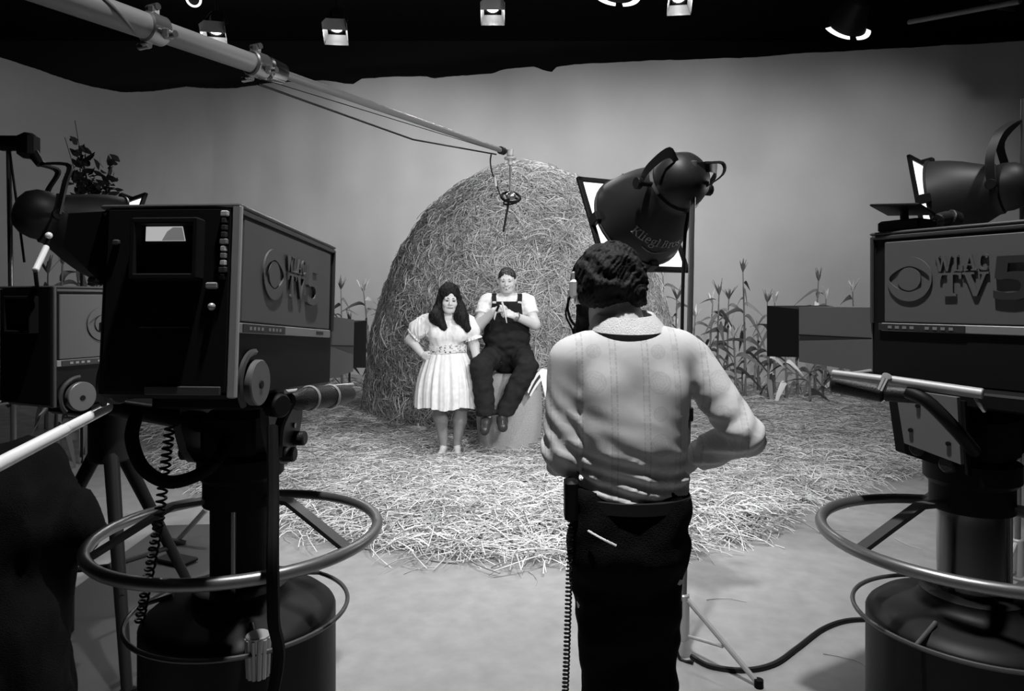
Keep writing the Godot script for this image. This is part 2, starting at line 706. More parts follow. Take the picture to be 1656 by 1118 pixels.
func haystack() -> void:
	var rng := RandomNumberGenerator.new()
	rng.seed = 11
	var nz := FastNoiseLite.new()
	nz.seed = 9
	nz.frequency = 1.3
	var t := thing("haystack", "big domed haystack behind the couple, taller than a person", "haystack", STACK)
	var rings := []
	for k in 41:
		var y := 3.49 * k / 40.0
		var r := stack_radius(y)
		var q := PackedVector3Array()
		for i in 72:
			var a := TAU * i / 72
			var rr := maxf(0.004, r * (1.0 + 0.05 * nz.get_noise_3d(cos(a) * 2, y * 1.4, sin(a) * 2)) - 0.05)
			q.append(Vector3(cos(a) * rr, y * 0.985, sin(a) * rr))
		rings.append(q)
	part("packed_core", Geo.new().loft(rings), bed_material(31), t)
	var sets := [[], [], [], [], [], []]
	for i in 17000:
		var a := rng.randf() * TAU
		if sin(a) < -0.25 and rng.randf() < 0.85:
			continue
		var y := 3.49 * (1.0 - sqrt(1.0 - rng.randf() * 0.999)) if rng.randf() < 0.25 else rng.randf() * 3.47
		var r := stack_radius(y)
		if rng.randf() > maxf(r, 0.25) / 2.2:
			continue
		var slope := (stack_radius(minf(y + 0.1, 3.48)) - stack_radius(maxf(y - 0.1, 0.0))) / 0.2
		var nrm := Vector3(cos(a), -slope, sin(a)).normalized()
		r = r * (1.0 + 0.05 * nz.get_noise_3d(cos(a) * 2, y * 1.4, sin(a) * 2)) - 0.045
		var side := Vector3(-sin(a), 0, cos(a))
		var b := Basis(side, nrm, side.cross(nrm)).orthonormalized() * Basis(Vector3.UP, rng.randf() * TAU)
		var s := rng.randf_range(0.55, 1.1)
		sets[rng.randi() % 6].append(Transform3D(b.scaled_local(Vector3(s, s, s)), Vector3(cos(a) * r, y * 0.985, sin(a) * r) + nrm * rng.randf_range(-0.02, 0.01)))
	for k in 6:
		strew("loose_straw", t, straw_clump(rng, 8, 0.34, 0.0052, 0.8), sets[k], M.straws[k])

func hay_floor() -> void:
	var rng := RandomNumberGenerator.new()
	rng.seed = 23
	var nz := FastNoiseLite.new()
	nz.seed = 2
	nz.frequency = 2.2
	var t := thing("straw_litter", "pale loose straw spread thickly over the floor round the haystack", "straw")
	# the trodden bed under the loose stalks
	var g := Geo.new()
	var step := 0.14
	var nx := 106
	var nzz := 70
	var idx := {}
	for j in nzz:
		for i in nx:
			var x := -6.2 + i * step
			var z := -13.6 + j * step
			var d := hay_depth(x, z) + 0.16 * nz.get_noise_2d(x, z)
			if d < 0.12 or Vector2(x - STACK.x, z - STACK.z).length() < 1.9:
				continue
			idx[j * nx + i] = g.p.size()
			g.p.append(Vector3(x, clampf((d - 0.1) * 0.1, 0.004, 0.05) * (1.0 + 0.5 * nz.get_noise_2d(x * 2.0, z * 2.0)), z))
	for j in nzz - 1:
		for i in nx - 1:
			var a := j * nx + i
			if idx.has(a) and idx.has(a + 1) and idx.has(a + nx) and idx.has(a + nx + 1):
				g.t.append_array(PackedInt32Array([idx[a], idx[a + 1], idx[a + nx + 1], idx[a], idx[a + nx + 1], idx[a + nx]]))
	part("trodden_straw", g, bed_material(41), t, -1.0)
	var sets := [[], [], [], [], [], []]
	var loose := []
	for i in 25000:
		var z := -4.0 - 8.6 * pow(rng.randf(), 1.25)
		var x := rng.randf_range(-5.5, 7.5)
		var d := hay_depth(x, z)
		if d < -0.12 or (d < 0.25 and rng.randf() > (d + 0.2) * 2.0):
			continue
		if Vector2(x - STACK.x, z - STACK.z).length() < 1.95 or (z < -9.7 and absf(x) < 2.0):
			continue
		var s := rng.randf_range(0.7, 1.25)
		# trodden down where the couple sits
		var low := -0.05 if absf(x + 0.3) < 0.75 and z < -6.3 and z > -7.0 else 0.0
		var b := (Basis(Vector3.UP, rng.randf() * TAU) * Basis(Vector3.RIGHT, rng.randf_range(-0.2, 0.2))).scaled_local(Vector3.ONE * s)
		sets[rng.randi() % 6].append(Transform3D(b, Vector3(x, clampf((d - 0.05) * 0.1, 0.004, 0.05) + low + rng.randf_range(-0.015, 0.015), z)))
	for i in 150:
		var x := rng.randf_range(-2.2, 3.4)
		var z := rng.randf_range(-5.0, -2.4)
		var d := hay_depth(x, z)
		if d > 0.0 or rng.randf() > exp(d * 2.2):
			continue
		loose.append(Transform3D(Basis(Vector3.UP, rng.randf() * TAU), Vector3(x, 0.004, z)))
	for k in 6:
		strew("loose_straw", t, straw_clump(rng, 11, 0.36, 0.0036, 0.75), sets[k], M.straws[k])
	var one := Geo.new()
	one.tube([Vector3(-0.1, 0, 0), Vector3(-0.03, 0.004, 0.02), Vector3(0.04, 0.001, 0.015), Vector3(0.1, 0, -0.01)], 0.002, 3)
	strew("stray_straw", t, one.mesh(-1.0), loose, M.straws[0])


# ---------------------------------------------------------------- lamps
func lamp_parts(t: Node3D, x: Transform3D, glowing: float, open: Array) -> void:
	var g := Geo.new()
	g.x = x
	g.x = x * Transform3D(Basis(Vector3.RIGHT, -PI / 2), Vector3.ZERO)
	g.lathe([[0.06, -0.2], [0.115, -0.17], [0.125, -0.05], [0.125, 0.12], [0.14, 0.13], [0.14, 0.16], [0.118, 0.16], [0.118, 0.142]], 20)
	part("housing", g, M.black, t)
	g = Geo.new()
	g.x = x
	for k in 5:
		g.box(Vector3(0, 0.13, 0.12 - k * 0.045), Vector3(0.12, 0.03, 0.012))
	part("cooling_fins", g, M.black, t)
	g = Geo.new()
	g.x = x * Transform3D(Basis(Vector3.RIGHT, -PI / 2), Vector3.ZERO)
	g.lathe([[0.113, 0.135], [0.112, 0.142], [0.07, 0.155], [0.0, 0.163]], 20)
	part("lamp_lens", g, glow(0.6, glowing), t)
	for k in 4:
		var a := PI / 2 * k
		g = Geo.new()
		g.x = x * Transform3D(Basis(Vector3.BACK, a), Vector3.ZERO) * Transform3D(Basis.IDENTITY, Vector3(0, 0.142, -0.165)) * Transform3D(Basis(Vector3.RIGHT, open[k]), Vector3.ZERO)
		var w := 0.15
		var poly := PackedVector2Array([Vector2(-w, 0), Vector2(w, 0), Vector2(w * 1.25, 0.2), Vector2(-w * 1.25, 0.2)])
		g.x = g.x * Transform3D(Basis(Vector3.RIGHT, -PI / 2), Vector3.ZERO)
		g.prism(poly, -0.002, 0.002)
		part("barn_door", g, M.black_door, t)

func hang_parts(t: Node3D, top: float, size := 1.0) -> void:
	var g := Geo.new()
	var arc := []
	for i in 13:
		var a := PI * i / 12.0
		arc.append(Vector3(cos(a) * 0.165, sin(a) * 0.2, 0) * size)
	g.tube(arc, 0.011, 6)
	part("yoke", g, M.black, t)
	g = Geo.new()
	g.cyl(Vector3(0, 0.19 * size, 0), Vector3(0, top - 0.03, 0), 0.014)
	g.box(Vector3(0, top, 0), Vector3(0.05, 0.1, 0.07), 0.008)
	part("hanging_clamp", g, M.black, t)

func grid_lamp(at: Vector3, to: Vector3, energy: float, angle: float, label: String, key := false, group := "", size := 1.0) -> Node3D:
	if not M.has("black_door"):
		M.black_door = mat(0.3, 0.6)
	var t := thing("studio_spotlight", label, "spotlight", at, 0.0, group)
	var b := look(Vector3.ZERO, to - at).scaled_local(Vector3.ONE * size)
	lamp_parts(t, b, 6.0 if key else 9.0, [0.8, 0.8, 0.8, 0.8] if key else [-0.45, 0.25, 0.35, 0.25])
	hang_parts(t, 6.545 - at.y, size)
	var l := SpotLight3D.new()
	l.name = "beam"
	l.transform = (b * Transform3D(Basis.IDENTITY, Vector3(0, 0, -0.19))).orthonormalized()
	l.light_energy = energy
	l.light_size = 0.09 * size
	l.spot_angle = angle
	l.spot_angle_attenuation = 1.0
	l.spot_range = 40.0
	l.spot_attenuation = 2.0
	l.shadow_enabled = true
	t.add_child(l)
	return t

func flood(at: Vector3, to: Vector3, energy: float) -> void:
	var t := thing("backdrop_flood_lamp", "box flood lamp hung high before the cyclorama cloth", "flood lamp", at, 0.0, "cyclorama floods")
	var x := look(Vector3.ZERO, to - at)
	var g := Geo.new()
	g.x = x
	g.loft([Geo.ring(Vector3(0, 0, 0.2), Vector3.RIGHT * 0.7, Vector3.UP * 0.4, 0.3, 4), Geo.ring(Vector3(0, 0, 0), Vector3.RIGHT * 1.0, Vector3.UP * 0.8, 0.42, 4)])
	part("housing", g, M.black, t)
	g = Geo.new()
	g.x = x
	g.box(Vector3(0, 0, -0.015), Vector3(0.5, 0.36, 0.02))
	part("lamp_glass", g, glow(0.7, 3.0), t)
	g = Geo.new()
	g.cyl(Vector3(0, 0.1, 0.05), Vector3(0, 1.5, 0.05), 0.014)
	part("hanging_rod", g, M.black, t)
	var l := AreaLight3D.new()
	l.name = "light"
	l.transform = x * Transform3D(Basis.IDENTITY, Vector3(0, 0, -0.04))
	l.area_size = Vector2(0.5, 0.36)
	l.light_energy = energy
	l.area_range = 40.0
	l.shadow_enabled = true
	t.add_child(l)

func ceiling_lamps() -> void:
	var spots := [
		[Vector3(-1.870, 4.543, -7.400), "lit fresnel lamp with hooded top, hung second along from the boom joint"],
		[Vector3(-0.205, 4.754, -7.400), "lit fresnel lamp hung above the haystack peak"],
		[Vector3(1.777, 4.860, -7.400), "lit fresnel lamp hung above the scoop light on its stand"],
		[Vector3(-3.158, 4.517, -7.400), "lit fresnel lamp half hidden behind the boom tube"]]
	for s in spots:
		var p: Vector3 = s[0]
		grid_lamp(p, p + Vector3(-p.x * 0.04, -0.8, 0.6), 5.0, 50.0, s[1], false, "lit lamps hung over the set", 0.66)
	var rl := thing("ring_lamp", "small lit ring-shaped lamp hung above the boom tube", "lamp", Vector3(-3.403, 4.781, -7.400))
	part("lamp_ring", Geo.new().torus(Vector3.ZERO, Vector3(0, -0.45, 0.9).normalized(), 0.075, 0.012, 28, 8), glow(0.8, 1.3), rl)
	part("housing", Geo.new().cyl(Vector3(0, -0.02, -0.02), Vector3(0, 0.16, -0.13), 0.07, 0.05, 18, 0.01), M.black, rl)
	part("hanging_rod", Geo.new().cyl(Vector3(0, 0.12, -0.1), Vector3(0, 6.6 - rl.position.y, 0), 0.012), M.black, rl)
	for s in [[Vector3(3.621, 4.583, -7.400), "lit scoop-shaped lamp hung before the top edge of the cyclorama, seen from below"], [Vector3(1.136, 4.939, -7.400), "lit lamp cut by the dark ceiling line between two fresnel lamps"]]:
		var p: Vector3 = s[0]
		var t := thing("hanging_bowl_lamp", s[1], "lamp", p, 0.0, "lit lamps hung over the set")
		var g := Geo.new()
		g.x = look(Vector3.ZERO, Vector3(-0.1, -0.55, -0.8)) * Transform3D(Basis(Vector3.RIGHT, -PI / 2), Vector3.ZERO)
		g.lathe([[0.05, -0.25], [0.12, -0.2], [0.15, -0.05], [0.21, 0.08], [0.205, 0.085], [0.14, -0.04]], 24)
		part("housing", g, M.black, t)
		var h := Geo.new()
		h.x = g.x
		h.lathe([[0.19, 0.07], [0.19, 0.075]], 24)
		part("lamp_glass", h, glow(0.8, 3.0), t)
		# the lit diffusion ring shows below the bowl's rim, in two arcs
		for q in [[1.08, 1.44], [1.55, 1.92]]:
			h = Geo.new()
			h.x = look(Vector3.ZERO, Vector3(-0.1, -0.55, -0.8))
			var rr := []
			for i in 12:
				var a: float = lerpf(q[0], q[1], i / 11.0) * PI
				var d := Vector3(cos(a), sin(a), 0)
				var wd := 0.028 + 0.03 * absf(cos(a))
				rr.append(PackedVector3Array([d * 0.212 + Vector3(0, 0, -0.09), d * (0.212 + wd) + Vector3(0, 0, -0.10), d * (0.212 + wd) + Vector3(0, 0, -0.106), d * 0.212 + Vector3(0, 0, -0.096)]))
			h.loft(rr)
			part("lit_diffuser_light", h, glow(0.8, 1.5), t)
		h = Geo.new()
		h.cyl(Vector3(0, 0.1, 0), Vector3(0, 6.6 - p.y, 0), 0.014)
		part("hanging_rod", h, M.black, t)
		var l := SpotLight3D.new()
		l.name = "beam"
		l.transform = look(Vector3.ZERO, Vector3(-0.1, -0.55, -0.8)) * Transform3D(Basis.IDENTITY, Vector3(0, 0, -0.1))
		l.light_energy = 4.0
		l.light_size = 0.15
		l.spot_angle = 70.0
		l.spot_range = 40.0
		l.spot_attenuation = 2.0
		l.shadow_enabled = true
		t.add_child(l)

# a scoop light: spun bowl, yoke, square diffusion frame
func scoop_parts(t: Node3D, x: Transform3D, energy: float, lettering := false) -> void:
	var lx := x * Transform3D(Basis(Vector3.RIGHT, -PI / 2), Vector3.ZERO)
	var g := Geo.new()
	g.x = lx
	g.lathe([[0.0, -0.19], [0.05, -0.185], [0.09, -0.165], [0.118, -0.125], [0.128, -0.075], [0.126, -0.045], [0.136, -0.035], [0.136, -0.015], [0.142, 0.0], [0.165, 0.05], [0.19, 0.1], [0.213, 0.16], [0.228, 0.21], [0.236, 0.25], [0.243, 0.252], [0.243, 0.262], [0.232, 0.262], [0.2, 0.15], [0.12, 0.02]], 40)
	part("bowl", g, M.scoop, t)
	g = Geo.new()
	g.x = x
	g.box(Vector3(0, 0, -0.3), Vector3(0.46, 0.46, 0.004))
	part("diffuser_light", g, glow(0.8, 1.6), t)
	g = Geo.new()
	g.x = x
	for s in [-1, 1]:
		g.box(Vector3(0.242 * s, 0, -0.298), Vector3(0.026, 0.51, 0.02), 0.003)
		g.box(Vector3(0, 0.242 * s, -0.298), Vector3(0.51, 0.026, 0.02), 0.003)
	part("gel_frame", g, M.black, t)
	for a in 4:
		g = Geo.new()
		g.x = x * Transform3D(Basis(Vector3.BACK, a * PI / 2), Vector3.ZERO)
		g.box(Vector3(0.243, 0, -0.27), Vector3(0.03, 0.05, 0.07), 0.004)
		part("frame_clip", g, M.black, t)
	for s in [-1, 1]:
		g = Geo.new()
		g.x = x
		g.cyl(Vector3(0.12 * s, 0, 0.03), Vector3(0.20 * s, 0, 0.03), 0.012)
		g.cyl(Vector3(0.19 * s, 0, 0.03), Vector3(0.215 * s, 0, 0.03), 0.028, -1.0, 10, 0.004)
		part("pivot_knob", g, M.black, t)
	var l := AreaLight3D.new()
	l.name = "light"
	l.transform = x * Transform3D(Basis.IDENTITY, Vector3(0, 0, -0.32))
	l.area_size = Vector2(0.44, 0.44)
	l.light_energy = energy
	l.area_range = 40.0
	l.shadow_enabled = true
	t.add_child(l)

func band(pts: Array, wide: Vector3, thick: float) -> Geo:
	var g := Geo.new()
	var rings := []
	for i in pts.size():
		var a: Vector3 = pts[maxi(i - 1, 0)]
		var b: Vector3 = pts[mini(i + 1, pts.size() - 1)]
		var nn := (b - a).normalized().cross(wide).normalized() * thick * 0.5
		var w := wide * 0.5
		rings.append(PackedVector3Array([pts[i] - w - nn, pts[i] + w - nn, pts[i] + w + nn, pts[i] - w + nn]))
	return g.loft(rings)

func stand_parts(t: Node3D, foot: Vector3, head: Vector3, leg := 0.4, turn := 0.4) -> void:
	var mid := foot.lerp(head, 0.5)
	part("lower_tube", Geo.new().cyl(foot + Vector3(0, 0.1, 0), mid, 0.014), M.stand, t)
	part("upper_tube", Geo.new().cyl(mid, head, 0.0125), M.stand, t)
	part("height_collar", Geo.new().cyl(mid - Vector3(0, 0.03, 0), mid + Vector3(0, 0.03, 0), 0.024, -1.0, 12, 0.004), M.black, t)
	for k in 3:
		var a := turn + TAU * k / 3.0
		var e := foot + Vector3(cos(a) * leg, 0.012, sin(a) * leg)
		part("leg", Geo.new().tube([foot + Vector3(cos(a) * 0.02, 0.26, sin(a) * 0.02), foot + Vector3(cos(a) * 0.1, 0.2, sin(a) * 0.1), e], 0.011, 8), M.alu, t)
		part("rubber_foot", Geo.new().cyl(e - Vector3(0, 0.012, 0), e + Vector3(0, 0.02, 0), 0.018), M.rubber, t)
		part("leg_brace", Geo.new().cyl(foot + Vector3(0, 0.1, 0), foot.lerp(e, 0.55) + Vector3(0, 0.105, 0), 0.007), M.alu, t)
	part("base_hub", Geo.new().cyl(foot + Vector3(0, 0.08, 0), foot + Vector3(0, 0.28, 0), 0.03, -1.0, 12, 0.005), M.alu, t)

func scoops() -> void:
	M.scoop = mat(0.013, 0.5, 0.0, 0.4)
	M.stand = mat(0.16, 0.35, 0.6)
	# --- the one on the stand behind the man in the patterned shirt
	var foot := Vector3(0.741, 0.000, -3.009)
	var head := Vector3(0.780, 2.122, -2.980)
	var c := Vector3(0.713, 2.049, -3.120)
	var aim := Vector3(-0.42, -0.44, -0.8).normalized()
	var t := thing("scoop_light", "black scoop light with white diffusion frame on a thin stand, script lettering on its bowl", "scoop light", foot)
	var x := look(c - foot, c - foot + aim)
	scoop_parts(t, x, 5.0)
	# yoke: a flat band round the back of the bowl to the stand
	var ends := [x * Vector3(-0.19, 0, 0.03), x * Vector3(0.19, 0, 0.03)]
	var hd := head - foot
	part("yoke", band(curve([ends[0], x * Vector3(-0.185, 0.03, 0.1), x * Vector3(-0.12, 0.06, 0.18), hd + Vector3(-0.05, 0.0, 0.0), hd + Vector3(0.08, 0.01, -0.02), x * Vector3(0.21, 0.05, 0.1), ends[1]], 5), Vector3(0.0, 0.045, 0.01), 0.006), M.scoop, t)
	part("yoke_handle", band(curve([hd + Vector3(0.05, 0.02, 0.0), hd + Vector3(0.125, 0.022, 0.0), hd + Vector3(0.125, -0.03, 0.0), hd + Vector3(0.04, -0.09, -0.03)], 4), Vector3(0, 0.0, 0.03), 0.006), M.scoop, t)
	part("knuckle", Geo.new().cyl(hd + Vector3(-0.02, -0.03, 0.03), hd + Vector3(-0.02, -0.03, -0.04), 0.032, -1.0, 14, 0.005), M.crackle, t)
	part("spigot", Geo.new().cyl(hd + Vector3(0, -0.06, 0), hd + Vector3(0, 0.03, 0), 0.018, -1.0, 12, 0.003), M.stand, t)
	stand_parts(t, Vector3.ZERO, hd, 0.34, 0.75)
	part("power_cable", Geo.new().tube(curve([x * Vector3(0.04, -0.13, 0.02), Vector3(0.762, 1.841, -3.050) - foot, Vector3(0.752, 1.596, -3.050) - foot, Vector3(0.741, 1.244, -3.030) - foot, Vector3(0.718, 0.444, -3.000) - foot, Vector3(0.712, 0.042, -3.000) - foot, Vector3(0.03, 0.01, 0.06)], 8), 0.008, 6), M.cord, t)
	# cast lettering and its flourish, on the lower left of the bowl
	var tm := TextMesh.new()
	var sf := SystemFont.new()
	sf.font_names = PackedStringArray(["Droid Serif"])
	sf.font_italic = true
	tm.font = sf
	tm.text = "Kliegl Bros"
	tm.font_size = 32
	tm.pixel_size = 0.0017
	tm.depth = 0.006
	tm.curve_step = 2.0
	# bent round the bowl, so that every letter stands on its surface
	var lt := Geo.new()
	var arr := tm.get_mesh_arrays()
	var vs: PackedVector3Array = arr[Mesh.ARRAY_VERTEX]
	var ix: PackedInt32Array = arr[Mesh.ARRAY_INDEX]
	var a0 := 4.5
	for v in vs:
		var an := a0 + (v.x) / 0.205
		var along := 0.145 - (v.y + 0.012) * 0.93
		var rad := lerpf(0.19, 0.213, clampf((along - 0.1) / 0.06, -1.0, 1.6)) + v.z * 0.6 + 0.001
		lt.p.append(x * Vector3(cos(an) * rad, sin(an) * rad, -along))
	lt.t = ix
	part("maker_lettering", lt, M.letter, t, 0.5)
	var fl := []
	for i in 20:
		var s := i / 19.0
		var an := a0 - 0.28 + 0.62 * s
		var along := 0.172 + 0.02 * sin(s * PI) - 0.012 * s
		fl.append(x * Vector3(cos(an) * 0.2235, sin(an) * 0.2235, -along))
	part("lettering_flourish", Geo.new().tube(fl, 0.0025, 5), M.letter, t)
	# --- right, above the camera
	foot = Vector3(2.699, 1.507, -3.700)
	foot.y = 0.0
	c = Vector3(2.564, 2.141, -3.700)
	t = thing("scoop_light", "black scoop light with bright white frame above the camera beside the corn stalks", "scoop light", foot)
	x = look(c - foot, c - foot + Vector3(-0.7, -0.16, -0.68))
	scoop_parts(t, x, 2.5)
	hd = Vector3(2.702, 2.511, -3.700) - foot
	part("yoke", band(curve([x * Vector3(-0.2, 0, 0.03), x * Vector3(-0.21, 0.14, 0.05), x * Vector3(-0.12, 0.27, 0.1), hd, x * Vector3(0.14, 0.27, 0.06), x * Vector3(0.21, 0.14, 0.05), x * Vector3(0.2, 0, 0.03)], 5), Vector3(0.035, 0, 0.02), 0.008), M.scoop, t)
	stand_parts(t, Vector3.ZERO, hd + Vector3(0.03, 0.12, 0), 0.45)
	# --- left, hung on the arm of a stand
	foot = Vector3(-2.578, 1.508, -3.600)
	foot.y = 0.0
	c = Vector3(-2.372, 1.971, -3.600)
	t = thing("scoop_light", "black scoop light hung from a stand arm beside the dark leafy branches", "scoop light", foot)
	x = look(c - foot, c - foot + Vector3(0.68, -0.3, -0.66))
	scoop_parts(t, x, 1.2)
	hd = Vector3(-2.449, 2.260, -3.600) - foot
	part("yoke", band(curve([x * Vector3(-0.2, 0, 0.03), x * Vector3(-0.21, 0.16, 0.05), x * Vector3(-0.12, 0.27, 0.05), hd, x * Vector3(0.12, 0.27, 0.05), x * Vector3(0.21, 0.16, 0.05), x * Vector3(0.2, 0, 0.03)], 5), Vector3(0.045, 0, 0.03), 0.01), M.scoop, t)
	var arm := Vector3(-2.616, 2.370, -3.600) - foot
	part("arm", Geo.new().cyl(arm + Vector3(-0.05, 0, 0), Vector3(-2.520, 2.370, -3.600) - foot, 0.04, -1.0, 10, 0.01), M.black, t)
	part("clamp", Geo.new().box(Vector3(-2.514, 2.357, -3.600) - foot, Vector3(0.09, 0.13, 0.09), 0.02).cyl(Vector3(-2.507, 2.344, -3.600) - foot, hd, 0.03, 0.022, 10), M.black, t)
	stand_parts(t, Vector3.ZERO, arm, 0.45)
	for q in [[12, 20, 40], [18, 44, 60]]:
		part("guy_line", Geo.new().cyl(arm, Vector3((q[1] - 26) / 1120.0 * 3.6, 1.75, 0.02), 0.006), M.cord, t)

# ---------------------------------------------------------------- television cameras
func text_geo(s: String, px: float, depth: float, bold := true, serif := true) -> ArrayMesh:
	var tm := TextMesh.new()
	var sf := SystemFont.new()
	sf.font_names = PackedStringArray(["Droid Serif" if serif else "Droid Sans"])
	sf.font_weight = 700 if bold else 400
	tm.font = sf
	tm.text = s
	tm.font_size = 64
	tm.pixel_size = px / 46.0
	tm.depth = depth
	tm.curve_step = 2.0
	var m := ArrayMesh.new()
	m.add_surface_from_arrays(Mesh.PRIMITIVE_TRIANGLES, tm.get_mesh_arrays())
	return m

func place(o: MeshInstance3D, x: Transform3D) -> MeshInstance3D:
	o.transform = x
	return o

func eye_emblem(r: float) -> Geo:
	var g := Geo.new()
	var rings := []
	for i in 48:
		var a := TAU * i / 48
		var d := Vector3(cos(a), sin(a), 0)
		# an almond hole in a round disc
		var hx := 0.93 * r
		var hy := 0.58 * r
		var ax := absf(cos(a))
		var rad := 1.0 / pow(pow(ax / hx, 1.5) + pow(absf(sin(a)) / hy, 1.5), 1.0 / 1.5)
		rad = minf(rad, 0.9 * r)
		rings.append(PackedVector3Array([d * r, d * r + Vector3(0, 0, 0.005), d * rad + Vector3(0, 0, 0.005), d * rad]))
	g.loft(rings, false, true)
	g.cyl(Vector3(0, 0, 0), Vector3(0, 0, 0.005), 0.52 * r, -1.0, 28)
	return g

func tv_camera(label: String, corner: Vector3, corner_at: Vector3, turn: float, tilt: float, shift: float, dark5: bool, tally: bool, side_housing := false) -> Node3D:
	var b := Basis.from_euler(Vector3(tilt, turn, 0))
	var t := thing("television_camera", label, "television camera", corner - b * corner_at)
	t.basis = b
	# shell
	part("body", Geo.new().box(Vector3(0, 0.225, 0), Vector3(0.33, 0.45, 0.685), 0.01), M.black, t)
	part("top_cover", Geo.new().box(Vector3(0, 0.452, 0), Vector3(0.346, 0.01, 0.692), 0.004), M.edge, t)
	for s in [-1, 1]:
		if s > 0 or tally:
			part("corner_strip", Geo.new().box(Vector3(0.163 * s, 0.228, 0.339), Vector3(0.022, 0.45, 0.014), 0.003), M.alu if side_housing else M.edge, t)
		var g := Geo.new()
		g.box(Vector3(0.167 * s, 0.44, 0), Vector3(0.012, 0.012, 0.67), 0.003)
		g.box(Vector3(0.167 * s, 0.31, -0.338), Vector3(0.012, 0.27, 0.012), 0.003)
		part("panel_frame", g, M.edge, t)
		var pn := part("side_panel", Geo.new().box(Vector3(0.167 * s, 0.303, 0.012), Vector3(0.008, 0.245, 0.62), 0.003), M.panel, t)
		var fx := Transform3D(Basis(Vector3.UP, PI / 2 * s), Vector3(0.171 * s, 0.315, shift * s))
		# raised station emblem: an eye, four letters over two, and a figure
		place(part("eye_emblem", eye_emblem(0.066), M.panel, pn), fx * Transform3D(Basis.IDENTITY, Vector3(-0.15, -0.005, 0)))
		place(part("call_letters", text_geo("WLAC", 0.034, 0.005), M.panel, pn), fx * Transform3D(Basis.IDENTITY.scaled(Vector3(0.95, 1.3, 1)), Vector3(-0.005, 0.035, 0.004)))
		place(part("call_letters", text_geo("TV", 0.066, 0.005), M.panel, pn), fx * Transform3D(Basis.IDENTITY.scaled(Vector3(1.05, 1.0, 1)), Vector3(0.0, -0.025, 0.004)))
		place(part("channel_figure", text_geo("5", 0.115, 0.01, true, false), M.figure if dark5 else M.panel, pn), fx * Transform3D(Basis.IDENTITY.scaled(Vector3(1.3, 1, 1)), Vector3(0.125, -0.01, 0.004)))
		var st := part("name_strip", Geo.new().box(Vector3(0.168 * s, 0.166, 0.012), Vector3(0.008, 0.024, 0.64), 0.002), M.strip, t)
		part("name_plate", Geo.new().box(Vector3(0.172 * s, 0.166, 0.19 if s > 0 else -0.19), Vector3(0.004, 0.021, 0.25), 0.001), M.figure, st)
		var mk := Geo.new()
		for k in 9:
			if k != 4:
				mk.box(Vector3(0.1745 * s, 0.166, (0.19 if s > 0 else -0.19) + (k - 4) * 0.022), Vector3(0.002, 0.008, 0.012))
		part("plate_marks", mk, M.strip, st)
		mk = Geo.new()
		for k in 4:
			mk.box(Vector3(0.1725 * s, 0.166, (-0.2 if s > 0 else 0.2) + (k - 2) * 0.016), Vector3(0.002, 0.01, 0.01))
		part("plate_marks", mk, M.figure, st)
		g = Geo.new()
		g.cyl(Vector3(0.166 * s, 0.035, 0.245), Vector3(0.19 * s, 0.035, 0.245), 0.056, -1.0, 32, 0.003)
		var wheel := part("pan_disc", g, M.disc, t)
		part("disc_hub", Geo.new().cyl(Vector3(0.189 * s, 0.03, 0.245), Vector3(0.193 * s, 0.03, 0.245), 0.01, -1.0, 12), M.black, wheel)
		var arc := []
		for k in 12:
			var a := PI * (0.5 + 0.75 * k / 11.0)
			arc.append(Vector3(0.172 * s, 0.035 + sin(a) * 0.075, 0.245 - cos(a) * 0.075))
		part("disc_guard", Geo.new().tube(arc, 0.008, 6), M.edge, t)
	# rear: viewfinder with hood, switches, latch
	part("rear_panel", Geo.new().box(Vector3(0, 0.23, 0.343), Vector3(0.3, 0.43, 0.006), 0.002), M.black_matt, t)
	var v := Geo.new()
	for q in [[0.0075, 0.412, 0.16, 0.014], [0.0075, 0.282, 0.16, 0.014]]:
		v.box(Vector3(q[0], q[1], 0.362), Vector3(q[2], q[3], 0.035), 0.003)
	for s in [-1, 1]:
		v.box(Vector3(0.0075 + 0.075 * s, 0.347, 0.362), Vector3(0.014, 0.14, 0.035), 0.003)
	part("viewfinder_hood", v, M.black_matt, t)
	if not side_housing:
		return finish_camera(t, tally)
	part("viewfinder_screen", Geo.new().box(Vector3(0.0075, 0.326, 0.348), Vector3(0.136, 0.072, 0.004)), M.glass_dark, t)
	# a small picture on the upper screen: pale backdrop with the edge of the haystack
	part("viewfinder_picture", Geo.new().prism(PackedVector2Array([Vector2(-0.052, 0.368), Vector2(0.044, 0.368), Vector2(0.036, 0.402), Vector2(-0.052, 0.402)]), 0.349, 0.352), M.picture, t)
	var hk := Geo.new()
	hk.prism(PackedVector2Array([Vector2(-0.012, 0.3685), Vector2(0.0435, 0.3685), Vector2(0.036, 0.4), Vector2(0.014, 0.4), Vector2(0.0, 0.39)]), 0.352, 0.3525)
	part("viewfinder_picture_hay", hk, M.picture_hay, t)
	for k in 10:
		part("switch", Geo.new().box(Vector3(0.137, 0.432 - k * 0.0165, 0.35), Vector3(0.013 if k % 4 else 0.018, 0.013, 0.012), 0.002), [M.label, M.edge, M.edge, M.edge, M.grey, M.label, M.grey, M.label, M.edge, M.black][k], t)
	part("latch", Geo.new().box(Vector3(0.112, 0.263, 0.35), Vector3(0.03, 0.015, 0.012), 0.003), M.grey, t)
	part("knob", Geo.new().ball(Vector3(0.114, 0.214, 0.352), Vector3.ONE * 0.009, 12), M.alu, t)
	part("knob", Geo.new().box(Vector3(-0.125, 0.366, 0.35), Vector3(0.018, 0.012, 0.01), 0.003), M.edge, t)
	part("slot_trim", Geo.new().box(Vector3(0.0, 0.166, 0.348), Vector3(0.12, 0.004, 0.006)), M.edge, t)
